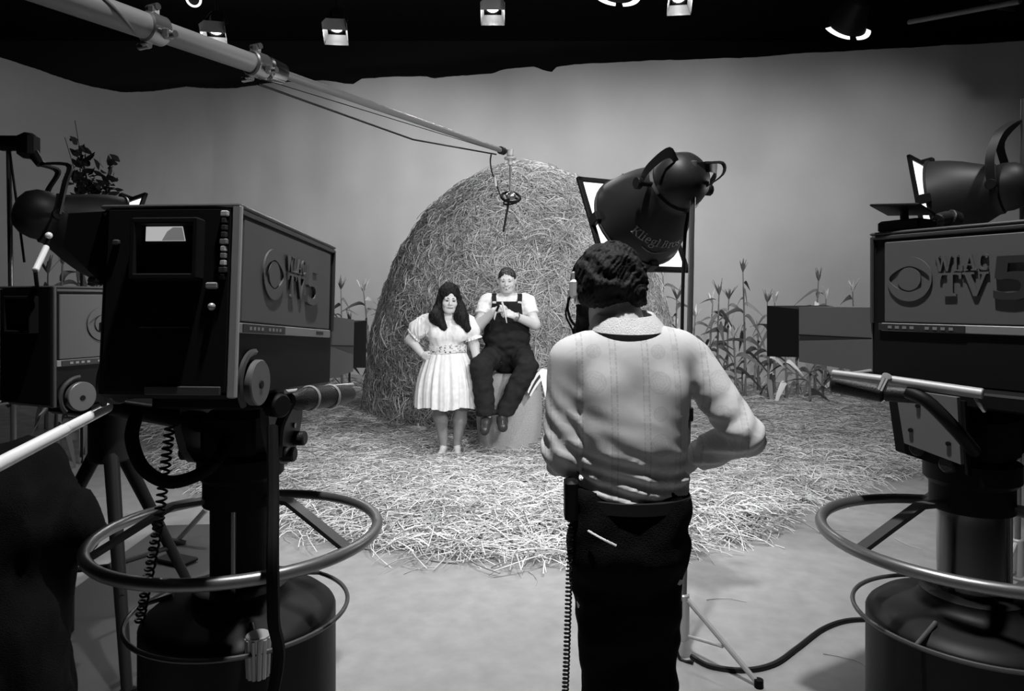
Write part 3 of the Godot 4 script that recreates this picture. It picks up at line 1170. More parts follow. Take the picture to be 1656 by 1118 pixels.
	part("rear_foot", Geo.new().box(Vector3(0.05, 0.02, 0.348), Vector3(0.18, 0.02, 0.01), 0.002), M.edge, t)
	# side viewfinder housing on the left shoulder
	part("side_housing", Geo.new().prism(PackedVector2Array([Vector2(-0.16, 0.445), Vector2(-0.262, 0.44), Vector2(-0.27, 0.36), Vector2(-0.17, 0.27), Vector2(-0.16, 0.27)]), -0.1, 0.33), M.black, t)
	return finish_camera(t, tally)

# lens cover and hood, and the tally lamp on top
func finish_camera(t: Node3D, tally: bool) -> Node3D:
	var h := Geo.new()
	h.loft([PackedVector3Array([Vector3(-0.163, 0.225, -0.34), Vector3(0.163, 0.225, -0.34), Vector3(0.163, 0.02, -0.34), Vector3(-0.163, 0.02, -0.34)]), PackedVector3Array([Vector3(-0.158, 0.225, -0.61), Vector3(0.158, 0.225, -0.61), Vector3(0.158, 0.035, -0.61), Vector3(-0.158, 0.035, -0.61)])])
	part("lens_cover", h, M.cover, t)
	for s in [-1, 1]:
		part("cover_seam", Geo.new().box(Vector3(0.1605 * s, 0.128, -0.475), Vector3(0.005, 0.004, 0.265)), M.black, t)
	h = Geo.new()
	var q0 := [[0.15, 0.215, 0.05], [0.17, 0.228, 0.045], [0.163, 0.222, 0.05], [0.12, 0.19, 0.08]]
	var zz := [-0.605, -0.735, -0.735, -0.62]
	var rr := []
	for k in 4:
		rr.append(PackedVector3Array([Vector3(-q0[k][0], q0[k][1], zz[k]), Vector3(q0[k][0], q0[k][1], zz[k]), Vector3(q0[k][0], q0[k][2], zz[k]), Vector3(-q0[k][0], q0[k][2], zz[k])]))
	h.loft(rr)
	part("matte_hood", h, M.black_matt, t)
	part("lens", Geo.new().cyl(Vector3(0, 0.13, -0.6), Vector3(0, 0.13, -0.63), 0.06, -1.0, 20), M.glass_dark, t)
	if tally:
		var k := Geo.new()
		k.box(Vector3(-0.1, 0.475, -0.27), Vector3(0.1, 0.035, 0.13), 0.006)
		part("tally_housing", k, M.black, t)
		k = Geo.new()
		k.x = Transform3D(Basis.from_euler(Vector3(0.08, 0.2, -0.12)), Vector3(-0.12, 0.525, -0.27))
		k.box(Vector3.ZERO, Vector3(0.15, 0.007, 0.14), 0.002)
		k.x = Transform3D.IDENTITY
		k.cyl(Vector3(-0.11, 0.49, -0.27), Vector3(-0.115, 0.522, -0.27), 0.012)
		part("tally_flap", k, M.black, t)
		part("tally_lamp_cap", Geo.new().cyl(Vector3(-0.04, 0.49, -0.21), Vector3(-0.0, 0.50, -0.2), 0.022, -1.0, 12, 0.003).cyl(Vector3(-0.0, 0.5, -0.2), Vector3(0.03, 0.49, -0.19), 0.028, -1.0, 12, 0.003), M.crackle, t)
	return t

func pedestal(label: String, at: Vector3, turn: float, top: float, chrome_column: bool) -> Node3D:
	var t := thing("camera_pedestal", label, "camera pedestal", at, turn)
	part("drum", Geo.new().lathe([[0.262, 0.05], [0.268, 0.06], [0.268, 0.64], [0.262, 0.652], [0.235, 0.675], [0.15, 0.692], [0.13, 0.715], [0.13, 0.73], [0.118, 0.735], [0.10, 0.735]], 48), M.drum, t)
	part("skirt", Geo.new().lathe([[0.30, 0.012], [0.305, 0.02], [0.305, 0.07], [0.265, 0.085]], 40), M.rubber, t)
	part("column", Geo.new().cyl(Vector3(0, 0.7, 0), Vector3(0, 1.0, 0), 0.085, -1.0, 32), M.chrome_dark if chrome_column else M.black, t)
	part("column_collar", Geo.new().lathe([[0.086, 0.96], [0.105, 0.965], [0.105, 1.04], [0.09, 1.05]], 32), M.black, t)
	part("column_guide", Geo.new().box(Vector3(0.02, 0.85, 0.088), Vector3(0.012, 0.26, 0.012), 0.002), M.steel, t)
	for k in 3:
		var a := TAU * k / 3.0 + 0.5
		var g := Geo.new()
		g.x = Transform3D(Basis(Vector3.UP, -a), Vector3.ZERO)
		g.box(Vector3(0.3, 0.06, 0), Vector3(0.1, 0.1, 0.12), 0.02)
		part("wheel_housing", g, M.rubber, t)
		g = Geo.new()
		g.x = Transform3D(Basis(Vector3.UP, -a), Vector3(0.3, 0.045, 0).rotated(Vector3.UP, -a))
		g.cyl(Vector3(0, 0, -0.035), Vector3(0, 0, 0.035), 0.045, -1.0, 18, 0.006)
		part("wheel", g, M.rubber, t)
	# steering ring and its bent spokes
	part("steering_ring", Geo.new().torus(Vector3(0, 0.88, 0), Vector3.UP, 0.39, 0.0165, 72, 12), M.ring, t)
	for k in 3:
		var a := TAU * k / 3.0 + (3.4 if chrome_column else 0.35)
		var d := Vector3(cos(a), 0, sin(a))
		part("spoke", band([d * 0.09 + Vector3(0, 0.985, 0), d * 0.18 + Vector3(0, 0.985, 0), d * 0.25 + Vector3(0, 0.95, 0), d * 0.385 + Vector3(0, 0.88, 0)], Vector3(-sin(a), 0, cos(a)) * 0.034, 0.012), M.edge, t)
	part("height_ring", Geo.new().torus(Vector3(0, 0.655, 0), Vector3.UP, 0.302, 0.0065, 64, 8), M.edge, t)
	for k in 3:
		var a := TAU * k / 3.0 + 1.0
		var d := Vector3(cos(a), 0, sin(a))
		part("ring_strut", Geo.new().cyl(d * 0.2 + Vector3(0, 0.69, 0), d * 0.3 + Vector3(0, 0.656, 0), 0.006), M.edge, t)
	# friction head that carries the camera
	part("head_base", Geo.new().lathe([[0.10, 1.03], [0.12, 1.05], [0.12, 1.1], [0.095, 1.115]], 28), M.black, t)
	var g2 := Geo.new()
	g2.box(Vector3(0, 1.17, 0), Vector3(0.16, 0.14, 0.2), 0.02)
	part("head_block", g2, M.black, t)
	for s in [-1, 1]:
		var pl := PackedVector2Array()
		for i in 9:
			var a := PI + PI * i / 8.0
			pl.append(Vector2(cos(a) * 0.13, top - 0.035 + sin(a) * 0.2))
		var g := Geo.new()
		g.x = Transform3D(Basis(Vector3.UP, PI / 2), Vector3(0.125 * s, 0, 0))
		g.prism(pl, -0.012, 0.012)
		if s > 0 or not chrome_column:
			part("quadrant_plate", g, M.plate, t)
		g = Geo.new()
		for q in [[0.03, -0.1], [-0.05, -0.13], [0.05, -0.05], [-0.04, -0.06]]:
			g.cyl(Vector3(0.13 * s, top + q[1], q[0]), Vector3(0.143 * s, top + q[1], q[0]), 0.008, -1.0, 8)
		part("plate_bolts", g, M.steel, t)
		for q in [[0.02, -0.2], [-0.06, -0.17]]:
			part("drag_knob", Geo.new().cyl(Vector3(0.115 * s, top + q[1], q[0]), Vector3(0.17 * s, top + q[1], q[0]), 0.022, -1.0, 16, 0.004), M.crackle, t)
	part("wedge_plate", Geo.new().box(Vector3(0, top - 0.022, 0), Vector3(0.29, 0.044, 0.42), 0.006), M.black, t)
	return t

func television_cameras() -> void:
	M.edge = mat(0.06, 0.4, 0.3)
	M.figure = mat(0.02, 0.5)
	M.strip = mat(0.3, 0.4, 0.5)
	M.disc = mat(0.13, 0.45, 0.3)
	M.label = mat(0.5, 0.5)
	M.glass_dark = mat(0.012, 0.08)
	M.picture = glow(0.2, 0.42)
	M.picture_hay = glow(0.1, 0.14)
	M.cover = mat(0.095, 0.5)
	M.drum = mat(0.006, 0.5, 0.0, 0.3)
	M.plate = mat(0.012, 0.45)
	M.chrome_dark = mat(0.1, 0.2, 1.0)
	# near the boom: rear panel towards us
	var corner := Vector3(-0.634, 1.779, -1.620)
	tv_camera("television camera with lit viewfinder window and switch column on its rear panel", corner, Vector3(0.173, 0.457, 0.346), -0.071, -0.07, 0.0, false, false, true)
	var p := pedestal("black camera pedestal with large steering ring under the camera with the lit viewfinder", Vector3(-0.79, 0, -2.02), -0.071, 1.31, false)
	var at := p.position
	# pan handle, counter tube, hoses and cords of this head
	var inv := p.transform.affine_inverse()
	var a := Vector3(-1.001, 1.287, -1.720)
	var e := Vector3(-0.918, 1.240, -1.120)
	part("pan_bar", Geo.new().cyl(inv * a, inv * a.lerp(e, 0.36), 0.0125, -1.0, 16, 0.002).cyl(inv * a.lerp(e, 0.365), inv * e, 0.0135, -1.0, 16, 0.002), M.pan_bar, p)
	part("pan_bar_socket", Geo.new().cyl(inv * a, Vector3(-0.11, 1.2, 0.02), 0.02, 0.03, 12), M.black, p)
	part("counter_tube", Geo.new().tube([inv * Vector3(-0.607, 1.277, -1.900), inv * Vector3(-0.591, 1.276, -1.930), inv * Vector3(-0.545, 1.268, -2.050), inv * Vector3(-0.526, 1.255, -2.200), inv * Vector3(-0.524, 1.250, -2.240)], [0.02, 0.032, 0.032, 0.03, 0.02], 14), M.crackle, p)
	part("tube_rod", Geo.new().cyl(inv * Vector3(-0.614, 1.303, -1.880), inv * Vector3(-0.511, 1.282, -2.220), 0.006, -1.0, 8), M.alu, p)
	for q in [[500, 644, 1.97], [533, 641, 2.06]]:
		var c: Vector3 = Vector3((q[0] - 828.0) / 1120.0 * q[2], 1.55 + (487.0 - q[1]) / 1120.0 * q[2], -q[2])
		part("tube_band", Geo.new().torus(inv * c, (inv.basis * (Vector3(-0.526, 1.255, -2.200) - Vector3(-0.591, 1.276, -1.930))).normalized(), 0.033, 0.004, 20, 6), M.alu, p)
	part("head_lever", Geo.new().tube(curve([inv * Vector3(-0.607, 1.270, -1.900), inv * Vector3(-0.631, 1.209, -1.880), inv * Vector3(-0.631, 1.130, -1.860)], 6), 0.014, 8), M.black, p)
	part("cable_loop", Geo.new().tube(curve([inv * Vector3(-0.947, 1.267, -1.750), inv * Vector3(-0.944, 1.208, -1.720), inv * Vector3(-0.915, 1.134, -1.720), inv * Vector3(-0.864, 1.092, -1.750), inv * Vector3(-0.808, 1.102, -1.800), inv * Vector3(-0.790, 1.127, -1.860), inv * Vector3(-0.794, 1.179, -1.950)], 8), 0.0165, 10), M.rubber, p)
	part("coiled_cord", Geo.new().tube(helix(inv * Vector3(-0.889, 1.224, -1.800), inv * Vector3(-0.909, 0.973, -1.780), 0.011, 15.0), 0.0035, 5), M.cord, p)
	part("coiled_cord", Geo.new().tube(helix(inv * Vector3(-0.909, 0.973, -1.780), inv * Vector3(-1.023, 0.663, -1.900), 0.011, 15.0), 0.0035, 5), M.cord, p)
	part("hanging_cable", Geo.new().tube(curve([inv * Vector3(-0.630, 1.220, -1.820), inv * Vector3(-0.593, 1.069, -1.720), inv * Vector3(-0.553, 0.960, -1.600), inv * Vector3(-0.558, 0.808, -1.620), inv * Vector3(-0.578, 0.604, -1.680), Vector3(0.07, 0.02, 0.36), Vector3(0.0, 0.02, 0.7), Vector3(-0.4, 0.02, 1.4)], 6), 0.0145, 8), M.rubber, p)
	# ribbed cap and valve wheel on the front of the drum
	var rc := inv * Vector3(-0.651, 0.639, -1.775)
	var rg := Geo.new()
	for k in 12:
		var an := TAU * k / 12.0
		rg.cyl(rc + Vector3(cos(an) * 0.023, -0.05, sin(an) * 0.023), rc + Vector3(cos(an) * 0.027, 0.05, sin(an) * 0.027), 0.006, -1.0, 6)
	part("ribbed_cap", rg, M.alu, p)
	part("cap_top", Geo.new().cyl(rc + Vector3(0, -0.05, 0), rc + Vector3(0, 0.058, 0), 0.022, 0.03, 20, 0.003), M.alu, p)
	var vw := inv * Vector3(-0.913, 0.594, -1.820)
	var vn := Vector3(vw.x, 0, vw.z).normalized()
	part("valve_wheel", Geo.new().torus(vw, vn, 0.045, 0.011, 32, 8).cyl(vw - vn * 0.03, vw + vn * 0.004, 0.04, -1.0, 20), M.rubber, p)
	part("valve_hub", Geo.new().cyl(vw, vw + vn * 0.018, 0.022, 0.016, 18, 0.003), M.chrome, p)
	part("focus_knob", Geo.new().cyl(Vector3(0.15, 1.27, 0.14), Vector3(0.19, 1.27, 0.16), 0.032, -1.0, 18, 0.005), M.black, p)
	# beside the corn: side panel towards us
	corner = Vector3(1.113, 1.762, -2.160)
	tv_camera("television camera whose grey lens cover points towards the corn stalks", corner, Vector3(-0.173, 0.457, -0.346), 0.53, 0.0, 0.07, true, true)
	p = pedestal("black camera pedestal with polished column and steering ring, under the camera by the corn", Vector3(1.30, 0, -1.96), 0.53, 1.31, true)
	inv = p.transform.affine_inverse()
	part("pan_bar", Geo.new().cyl(inv * Vector3(0.902, 1.345, -1.950), inv * Vector3(0.996, 1.339, -1.860), 0.012, -1.0, 14, 0.002).cyl(inv * Vector3(1.000, 1.339, -1.860), inv * Vector3(1.157, 1.322, -1.700), 0.0135, -1.0, 14, 0.002), M.steel_pale, p)
	part("bar_clamp", Geo.new().cyl(inv * Vector3(0.998, 1.315, -1.870), inv * Vector3(0.996, 1.351, -1.840), 0.012), M.chrome, p)
	part("counter_tube", Geo.new().cyl(inv * Vector3(0.919, 1.314, -1.990), inv * Vector3(1.021, 1.297, -1.900), 0.026, -1.0, 16, 0.005).cyl(inv * Vector3(1.021, 1.297, -1.900), inv * Vector3(1.093, 1.297, -1.850), 0.022, -1.0, 16, 0.004), M.crackle, p)
	part("counter_tube", Geo.new().cyl(inv * Vector3(1.003, 1.332, -2.050), inv * Vector3(1.153, 1.328, -2.200), 0.008), M.steel_pale, p)
	part("brace_pipe", Geo.new().tube(curve([inv * Vector3(1.040, 1.311, -1.820), inv * Vector3(1.068, 1.291, -1.780), inv * Vector3(1.127, 1.223, -1.760), inv * Vector3(1.214, 1.155, -1.820)], 6), 0.017, 10), M.black, p)
	var sp := Geo.new()
	sp.x = Transform3D(Basis(Vector3.UP, PI / 2), Vector3.ZERO)
	sp.prism(PackedVector2Array([Vector2(0.115, 1.30), Vector2(-0.05, 1.295), Vector2(-0.06, 1.12), Vector2(0.09, 1.15)]), -0.175, -0.158)
	part("side_plate", sp, M.plate_pale, p)
	for q in [[-0.07, 1.19], [0.02, 1.25], [-0.05, 1.26], [0.03, 1.17]]:
		part("plate_bolt", Geo.new().cyl(Vector3(-0.174, q[1], q[0]), Vector3(-0.182, q[1], q[0]), 0.006, -1.0, 8), M.black, p)
	sp = Geo.new()
	sp.x = Transform3D(Basis(Vector3.UP, PI / 2), Vector3.ZERO)
	sp.prism(PackedVector2Array([Vector2(0.15, 1.29), Vector2(-0.06, 1.285), Vector2(-0.07, 1.09), Vector2(0.125, 1.12)]), -0.156, -0.14)
	part("backing_plate", sp, M.black, p)
	part("cable_tie", Geo.new().tube(curve([inv * Vector3(1.147, 1.321, -1.720), inv * Vector3(1.149, 1.295, -1.700), inv * Vector3(1.160, 1.280, -1.700)], 4), 0.006, 6), M.steel, p)
	# behind: the third camera
	corner = Vector3(-1.696, 1.607, -2.560)
	var cam := tv_camera("television camera half hidden behind another camera, grey round disc below its panel", corner, Vector3(0.173, 0.457, 0.346), -0.42, 0.0, 0.0, false, false)
	var c2 := cam.transform * Vector3(0, 0, 0)
	var t := thing("camera_tripod", "dark wheeled tripod under the half hidden television camera", "tripod", Vector3(c2.x, 0, c2.z), -0.42)
	part("tripod_head", Geo.new().box(Vector3(0, c2.y - 0.03, 0), Vector3(0.26, 0.06, 0.36), 0.01).cyl(Vector3(0, c2.y - 0.28, 0), Vector3(0, c2.y - 0.05, 0), 0.08, -1.0, 20, 0.01), M.black, t)
	for k in 3:
		var an := 0.5 + TAU * k / 3.0
		var d := Vector3(cos(an), 0, sin(an))
		part("leg", Geo.new().cyl(d * 0.05 + Vector3(0, c2.y - 0.24, 0), d * 0.46 + Vector3(0, 0.1, 0), 0.03, 0.02, 10), M.black, t)
		part("spreader", Geo.new().cyl(Vector3(0, 0.42, 0), d * 0.33 + Vector3(0, 0.4, 0), 0.012, -1.0, 8), M.black, t)
		part("wheel", Geo.new().cyl(d * 0.46 + Vector3(-0.02, 0.055, 0), d * 0.46 + Vector3(0.02, 0.055, 0), 0.055, -1.0, 18, 0.006), M.rubber, t)
	part("pan_bar", Geo.new().cyl(Vector3(-0.1, c2.y + 0.02, 0.2), Vector3(-0.18, c2.y - 0.02, 0.75), 0.012), M.steel, t)
	# a short polished crank that catches the key light above it
	part("crank_bar", Geo.new().cyl(Vector3(-1.721, 1.659, -2.500) - t.position, Vector3(-1.748, 1.754, -2.600) - t.position, 0.011, -1.0, 14, 0.003), M.pan_bar, cam)
	var last: Node3D = cam.get_node("crank_bar")
	last.transform = cam.transform.affine_inverse() * Transform3D(Basis.IDENTITY, t.position)
	last = part("crank_knob", Geo.new().ball(Vector3(-1.739, 1.796, -2.600), Vector3.ONE * 0.013, 12), M.pan_bar, cam)
	last.transform = cam.transform.affine_inverse()
	last = part("crank_post", Geo.new().cyl(Vector3(-1.721, 1.659, -2.500), Vector3(-1.755, 1.598, -2.560), 0.007), M.black, cam)
	last.transform = cam.transform.affine_inverse()
	last = part("crank_arm", Geo.new().cyl(Vector3(-1.739, 1.796, -2.600), Vector3(-1.748, 1.754, -2.600), 0.007), M.black, cam)
	last.transform = cam.transform.affine_inverse()

# ---------------------------------------------------------------- microphone boom
func mic_boom() -> void:
	var foot := Vector3(-1.95, 0.0, -1.75)
	var t := thing("microphone_boom", "long telescoping microphone boom reaching over the couple", "microphone boom", foot)
	var a := Vector3(-1.208, 2.673, -3.300)
	var e := Vector3(-0.081, 2.787, -5.700)
	var d := (e - a).normalized()
	var b := a - d * 2.0
	var rear := a - d * 2.9
	part("outer_tube", Geo.new().cyl(rear - foot, a - d * 0.55 - foot, 0.052, -1.0, 28, 0.004), M.boom, t)
	part("middle_tube", Geo.new().cyl(a - d * 0.55 - foot, a - foot, 0.045, -1.0, 28, 0.003), M.boom, t)
	part("inner_tube", Geo.new().cyl(a - foot, e - foot, 0.022, 0.02, 16), M.boom_dark, t)
	# a cable wound round the outer tube
	var pts := []
	var u := d.cross(Vector3.UP).normalized()
	var w := d.cross(u)
	for i in 60:
		var s := i / 59.0
		var an := s * TAU * 3.2
		pts.append(a - d * (2.4 - 1.75 * s) - foot + (u * cos(an) + w * sin(an)) * 0.057)
	part("wound_cable", Geo.new().tube(pts, 0.006, 6), M.boom, t)
	for s in [0.55, 0.0]:
		var c: Vector3 = a - d * s - foot
		var g := Geo.new()
		g.cyl(c - d * 0.05, c + d * 0.035, 0.06, -1.0, 24, 0.006)
		part("tube_collar", g, M.steel, t)
		for k in 3:
			var an := TAU * k / 3.0 + 0.4
			var o := u * cos(an) + w * sin(an)
			part("roller_bracket", Geo.new().box(c + o * 0.075, Vector3(0.03, 0.035, 0.05), 0.006).cyl(c + o * 0.09 - u * 0.03, c + o * 0.09 + u * 0.03, 0.014, -1.0, 12), M.steel, t)
	part("end_ring", Geo.new().cyl(a + d * 0.05 - foot, a + d * 0.16 - foot, 0.058, 0.05, 24, 0.008), M.chrome, t)
	# stays and cable below the thin tube
	part("stay_cable", Geo.new().tube([a + Vector3(0.0, -0.09, 0) - foot, a.lerp(e, 0.5) + Vector3(0, -0.13, 0) - foot, e + Vector3(-0.05, -0.03, 0) - foot], 0.006, 6), M.cord, t)
	part("control_wire", Geo.new().cyl(a + Vector3(0.0, -0.06, 0) - foot, e + Vector3(0, -0.015, 0) - foot, 0.0025, -1.0, 6), M.cord, t)
	part("end_cap", Geo.new().cyl(e - d * 0.04 - foot, e + d * 0.03 - foot, 0.032, -1.0, 16, 0.005), M.black, t)
	var s0 := Vector3(-0.015, 2.750, -5.720) - foot
	part("swivel", Geo.new().cyl(s0 + Vector3(0, -0.075, 0), s0 + Vector3(0, 0.02, 0), 0.02, -1.0, 12).cyl(s0 + Vector3(0, -0.03, 0), s0 + Vector3(0, -0.012, 0), 0.05, -1.0, 18, 0.003).cyl(s0 + Vector3(0, 0.0, 0), s0 + Vector3(0, 0.05, 0), 0.03, -1.0, 12, 0.003), M.alu, t)
	part("mic_cable", Geo.new().tube(curve([e + Vector3(-0.09, -0.03, 0) - foot, Vector3(-0.178, 2.695, -5.700) - foot, Vector3(-0.163, 2.603, -5.700) - foot, Vector3(-0.132, 2.542, -5.700) - foot, Vector3(-0.112, 2.461, -5.700) - foot, Vector3(-0.081, 2.390, -5.700) - foot], 6), 0.007, 6), M.cord, t)
	part("cable_plug", Geo.new().cyl(Vector3(-0.143, 2.568, -5.700) - foot, Vector3(-0.132, 2.492, -5.700) - foot, 0.014, -1.0, 10, 0.002), M.alu, t)
	part("hanger_rod", Geo.new().cyl(s0 + Vector3(0, -0.07, 0), Vector3(-0.015, 2.444, -5.720) - foot, 0.008), M.steel, t)
	var m := Vector3(-0.010, 2.408, -5.720) - foot
	part("shock_ring", Geo.new().torus(m, Vector3(0.1, 0.75, 0.6).normalized(), 0.078, 0.011, 28, 8).torus(m + Vector3(0, -0.035, 0), Vector3(-0.2, 0.8, 0.5).normalized(), 0.06, 0.008, 28, 8), M.rubber, t)
	part("mic_cradle", Geo.new().ball(m + Vector3(0.0, 0.01, 0), Vector3(0.045, 0.035, 0.045), 12), M.steel, t)
	part("microphone", Geo.new().cyl(m + Vector3(-0.01, 0.0, 0.02), Vector3(-0.071, 2.122, -5.720) - foot, 0.009, -1.0, 12, 0.003), M.black, t)
	# post and wheeled base, out of view beside the camera
	part("post", Geo.new().cyl(Vector3(0, 0.3, 0), a - d * 1.75 - foot, 0.05, -1.0, 18), M.black, t)
	part("base", Geo.new().box(Vector3(0, 0.2, 0), Vector3(0.5, 0.2, 0.5), 0.03), M.black, t)
	for q in [[-1, -1], [1, -1], [-1, 1], [1, 1]]:
		part("wheel", Geo.new().cyl(Vector3(0.2 * q[0] - 0.03, 0.09, 0.2 * q[1]), Vector3(0.2 * q[0] + 0.03, 0.09, 0.2 * q[1]), 0.09, -1.0, 20, 0.01), M.rubber, t)


# ---------------------------------------------------------------- people
# head in its own axes: the face looks along +z, the origin is the middle of the skull
func head_into(g: Geo, x: Transform3D, wide := 1.0, jowl := 0.0) -> void:
	var s := Sdf.new(Vector3(-0.125, -0.19, -0.135), Vector3(0.125, 0.145, 0.145), 0.005)
	s.ball(Vector3(0, 0.025, -0.012), Vector3(0.077 * wide, 0.095, 0.095), 0.02)
	s.bone(Vector3(0, -0.02, 0.028), Vector3(0, -0.075, 0.042), 0.062 * wide, 0.044 * wide + jowl, 0.03)
	for k in [-1, 1]:
		s.ball(Vector3(0.038 * k, -0.028, 0.055), Vector3(0.03, 0.028, 0.026) * (1.0 + jowl * 8.0), 0.02)
		s.bone(Vector3(0.05 * k * wide, -0.06, 0.0), Vector3(0.03 * k, -0.09, 0.045), 0.02 + jowl, 0.018 + jowl, 0.03)
	s.bone(Vector3(-0.042, 0.024, 0.072), Vector3(0.042, 0.024, 0.072), 0.014, 0.014, 0.02)
	s.bone(Vector3(0, 0.008, 0.083), Vector3(0, -0.026, 0.104), 0.008, 0.012, 0.012)
	for k in [-1, 1]:
		s.ball(Vector3(0.012 * k, -0.03, 0.095), Vector3(0.009, 0.008, 0.009), 0.008)
		s.ball(Vector3(0.032 * k, 0.006, 0.1), Vector3(0.017, 0.011, 0.018), 0.012, true)
		s.ball(Vector3(0.079 * k * wide, -0.004, -0.008), Vector3(0.011, 0.032, 0.02), 0.006)
	s.bone(Vector3(-0.02, -0.06, 0.084), Vector3(0.02, -0.06, 0.084), 0.008, 0.008, 0.012)
	s.ball(Vector3(0, -0.098, 0.062), Vector3(0.024, 0.018, 0.018), 0.02)
	s.bone(Vector3(0, -0.06, -0.02), Vector3(0, -0.19, -0.035), 0.054 * wide, 0.06 * wide, 0.03)
	var keep := g.x
	g.x = x
	s.into(g)
	g.x = keep

func face_parts(t: Node3D, x: Transform3D, brow: Material, smile := 0.0) -> void:
	var g := Geo.new()
	g.x = x
	for k in [-1, 1]:
		g.ball(Vector3(0.032 * k, 0.005, 0.083), Vector3(0.0145, 0.0075 - smile * 0.25, 0.008), 12)
	part("eyes", g, M.eye, t)
	g = Geo.new()
	g.x = x
	for k in [-1, 1]:
		g.tube([Vector3(0.014 * k, 0.026, 0.088), Vector3(0.03 * k, 0.031, 0.086), Vector3(0.05 * k, 0.024, 0.072)], [0.0042, 0.005, 0.003], 6)
	part("eyebrows", g, brow, t)
	g = Geo.new()
	g.x = x
	g.tube(curve([Vector3(-0.024 - smile, -0.059 + smile, 0.086 - smile), Vector3(-0.01, -0.061 - smile * 0.3, 0.092), Vector3(0.01, -0.061 - smile * 0.3, 0.092), Vector3(0.024 + smile, -0.059 + smile, 0.086 - smile)], 3), 0.0058 + smile * 0.25, 6)
	part("mouth", g, M.dark_lip, t)
	if smile > 0.0:
		g = Geo.new()
		g.x = x
		g.tube([Vector3(-0.03, -0.054, 0.083), Vector3(-0.012, -0.066, 0.0955), Vector3(0.012, -0.066, 0.0955), Vector3(0.03, -0.054, 0.083)], [0.004, 0.007, 0.007, 0.004], 6)
		part("teeth", g, M.white, t)

# hand in its own axes: wrist at the origin, fingers along +y, palm towards +z, thumb at the side given
func hand_into(g: Geo, x: Transform3D, curl: float, thumb: float, size := 1.0) -> void:
	var s := Sdf.new(Vector3(-0.075, -0.04, -0.04), Vector3(0.075, 0.2, 0.1), 0.004)
	s.bone(Vector3(0, -0.03, 0), Vector3(0, 0.01, 0), 0.027, 0.027, 0.02, Vector3.BACK, 0.75)
	s.bone(Vector3(-0.018, 0.035, 0), Vector3(-0.026, 0.075, 0), 0.018, 0.014, 0.018)
	s.bone(Vector3(0.018, 0.035, 0), Vector3(0.026, 0.075, 0), 0.018, 0.014, 0.018)
	s.bone(Vector3(0, 0.02, 0), Vector3(0, 0.08, 0), 0.022, 0.018, 0.018, Vector3.BACK, 0.7)
	var lens := [0.074, 0.084, 0.079, 0.062]
	for i in 4:
		var base := Vector3((-0.03 + 0.02 * i) * -thumb, 0.083 - 0.004 * absf(i - 1.0), 0.0)
		var an := curl * 0.5
		var p := base
		for k in 3:
			var l: float = lens[i] * [0.46, 0.32, 0.22][k]
			var q := p + Vector3(0, cos(an), sin(an)) * l
			s.bone(p, q, 0.0094 - 0.0008 * k, 0.0088 - 0.001 * k, 0.005)
			p = q
			an += curl * 0.75
	var tb := Vector3(-0.026 * -thumb * -1.0, 0.025, 0.006)
	tb.x = 0.026 * thumb
	s.bone(tb, tb + Vector3(0.026 * thumb, 0.032, 0.012), 0.015, 0.0115, 0.012)
	s.bone(tb + Vector3(0.026 * thumb, 0.032, 0.012), tb + Vector3(0.030 * thumb - 0.01 * thumb * curl, 0.066, 0.02 + 0.012 * curl), 0.011, 0.0085, 0.005)
	var keep := g.x
	g.x = x.scaled_local(Vector3.ONE * size)
	s.into(g)
	g.x = keep

# axes for a hand: fingers point along f, the palm faces n
func hand_at(p: Vector3, f: Vector3, n: Vector3) -> Transform3D:
	f = f.normalized()
	n = (n - f * n.dot(f)).normalized()
	return Transform3D(Basis(f.cross(n), f, n), p)

func strands(sd: int, freq: float) -> FastNoiseLite:
	var n := FastNoiseLite.new()
	n.seed = sd
	n.frequency = freq
	n.fractal_octaves = 2
	return n

func cloth(g: float, sd: int, weave := 60.0) -> StandardMaterial3D:
	var m := mat(g, 0.85, 0.0, 0.5 if g > 0.05 else 0.15)
	tri_tex(m, noise_tex(0.02, g * 0.86, g * 1.1, sd, 256, 4), 3.0)
	m.normal_enabled = true
	m.normal_texture = noise_tex(0.3, 0, 2.0, sd + 1, 256, 2, true)
	return m

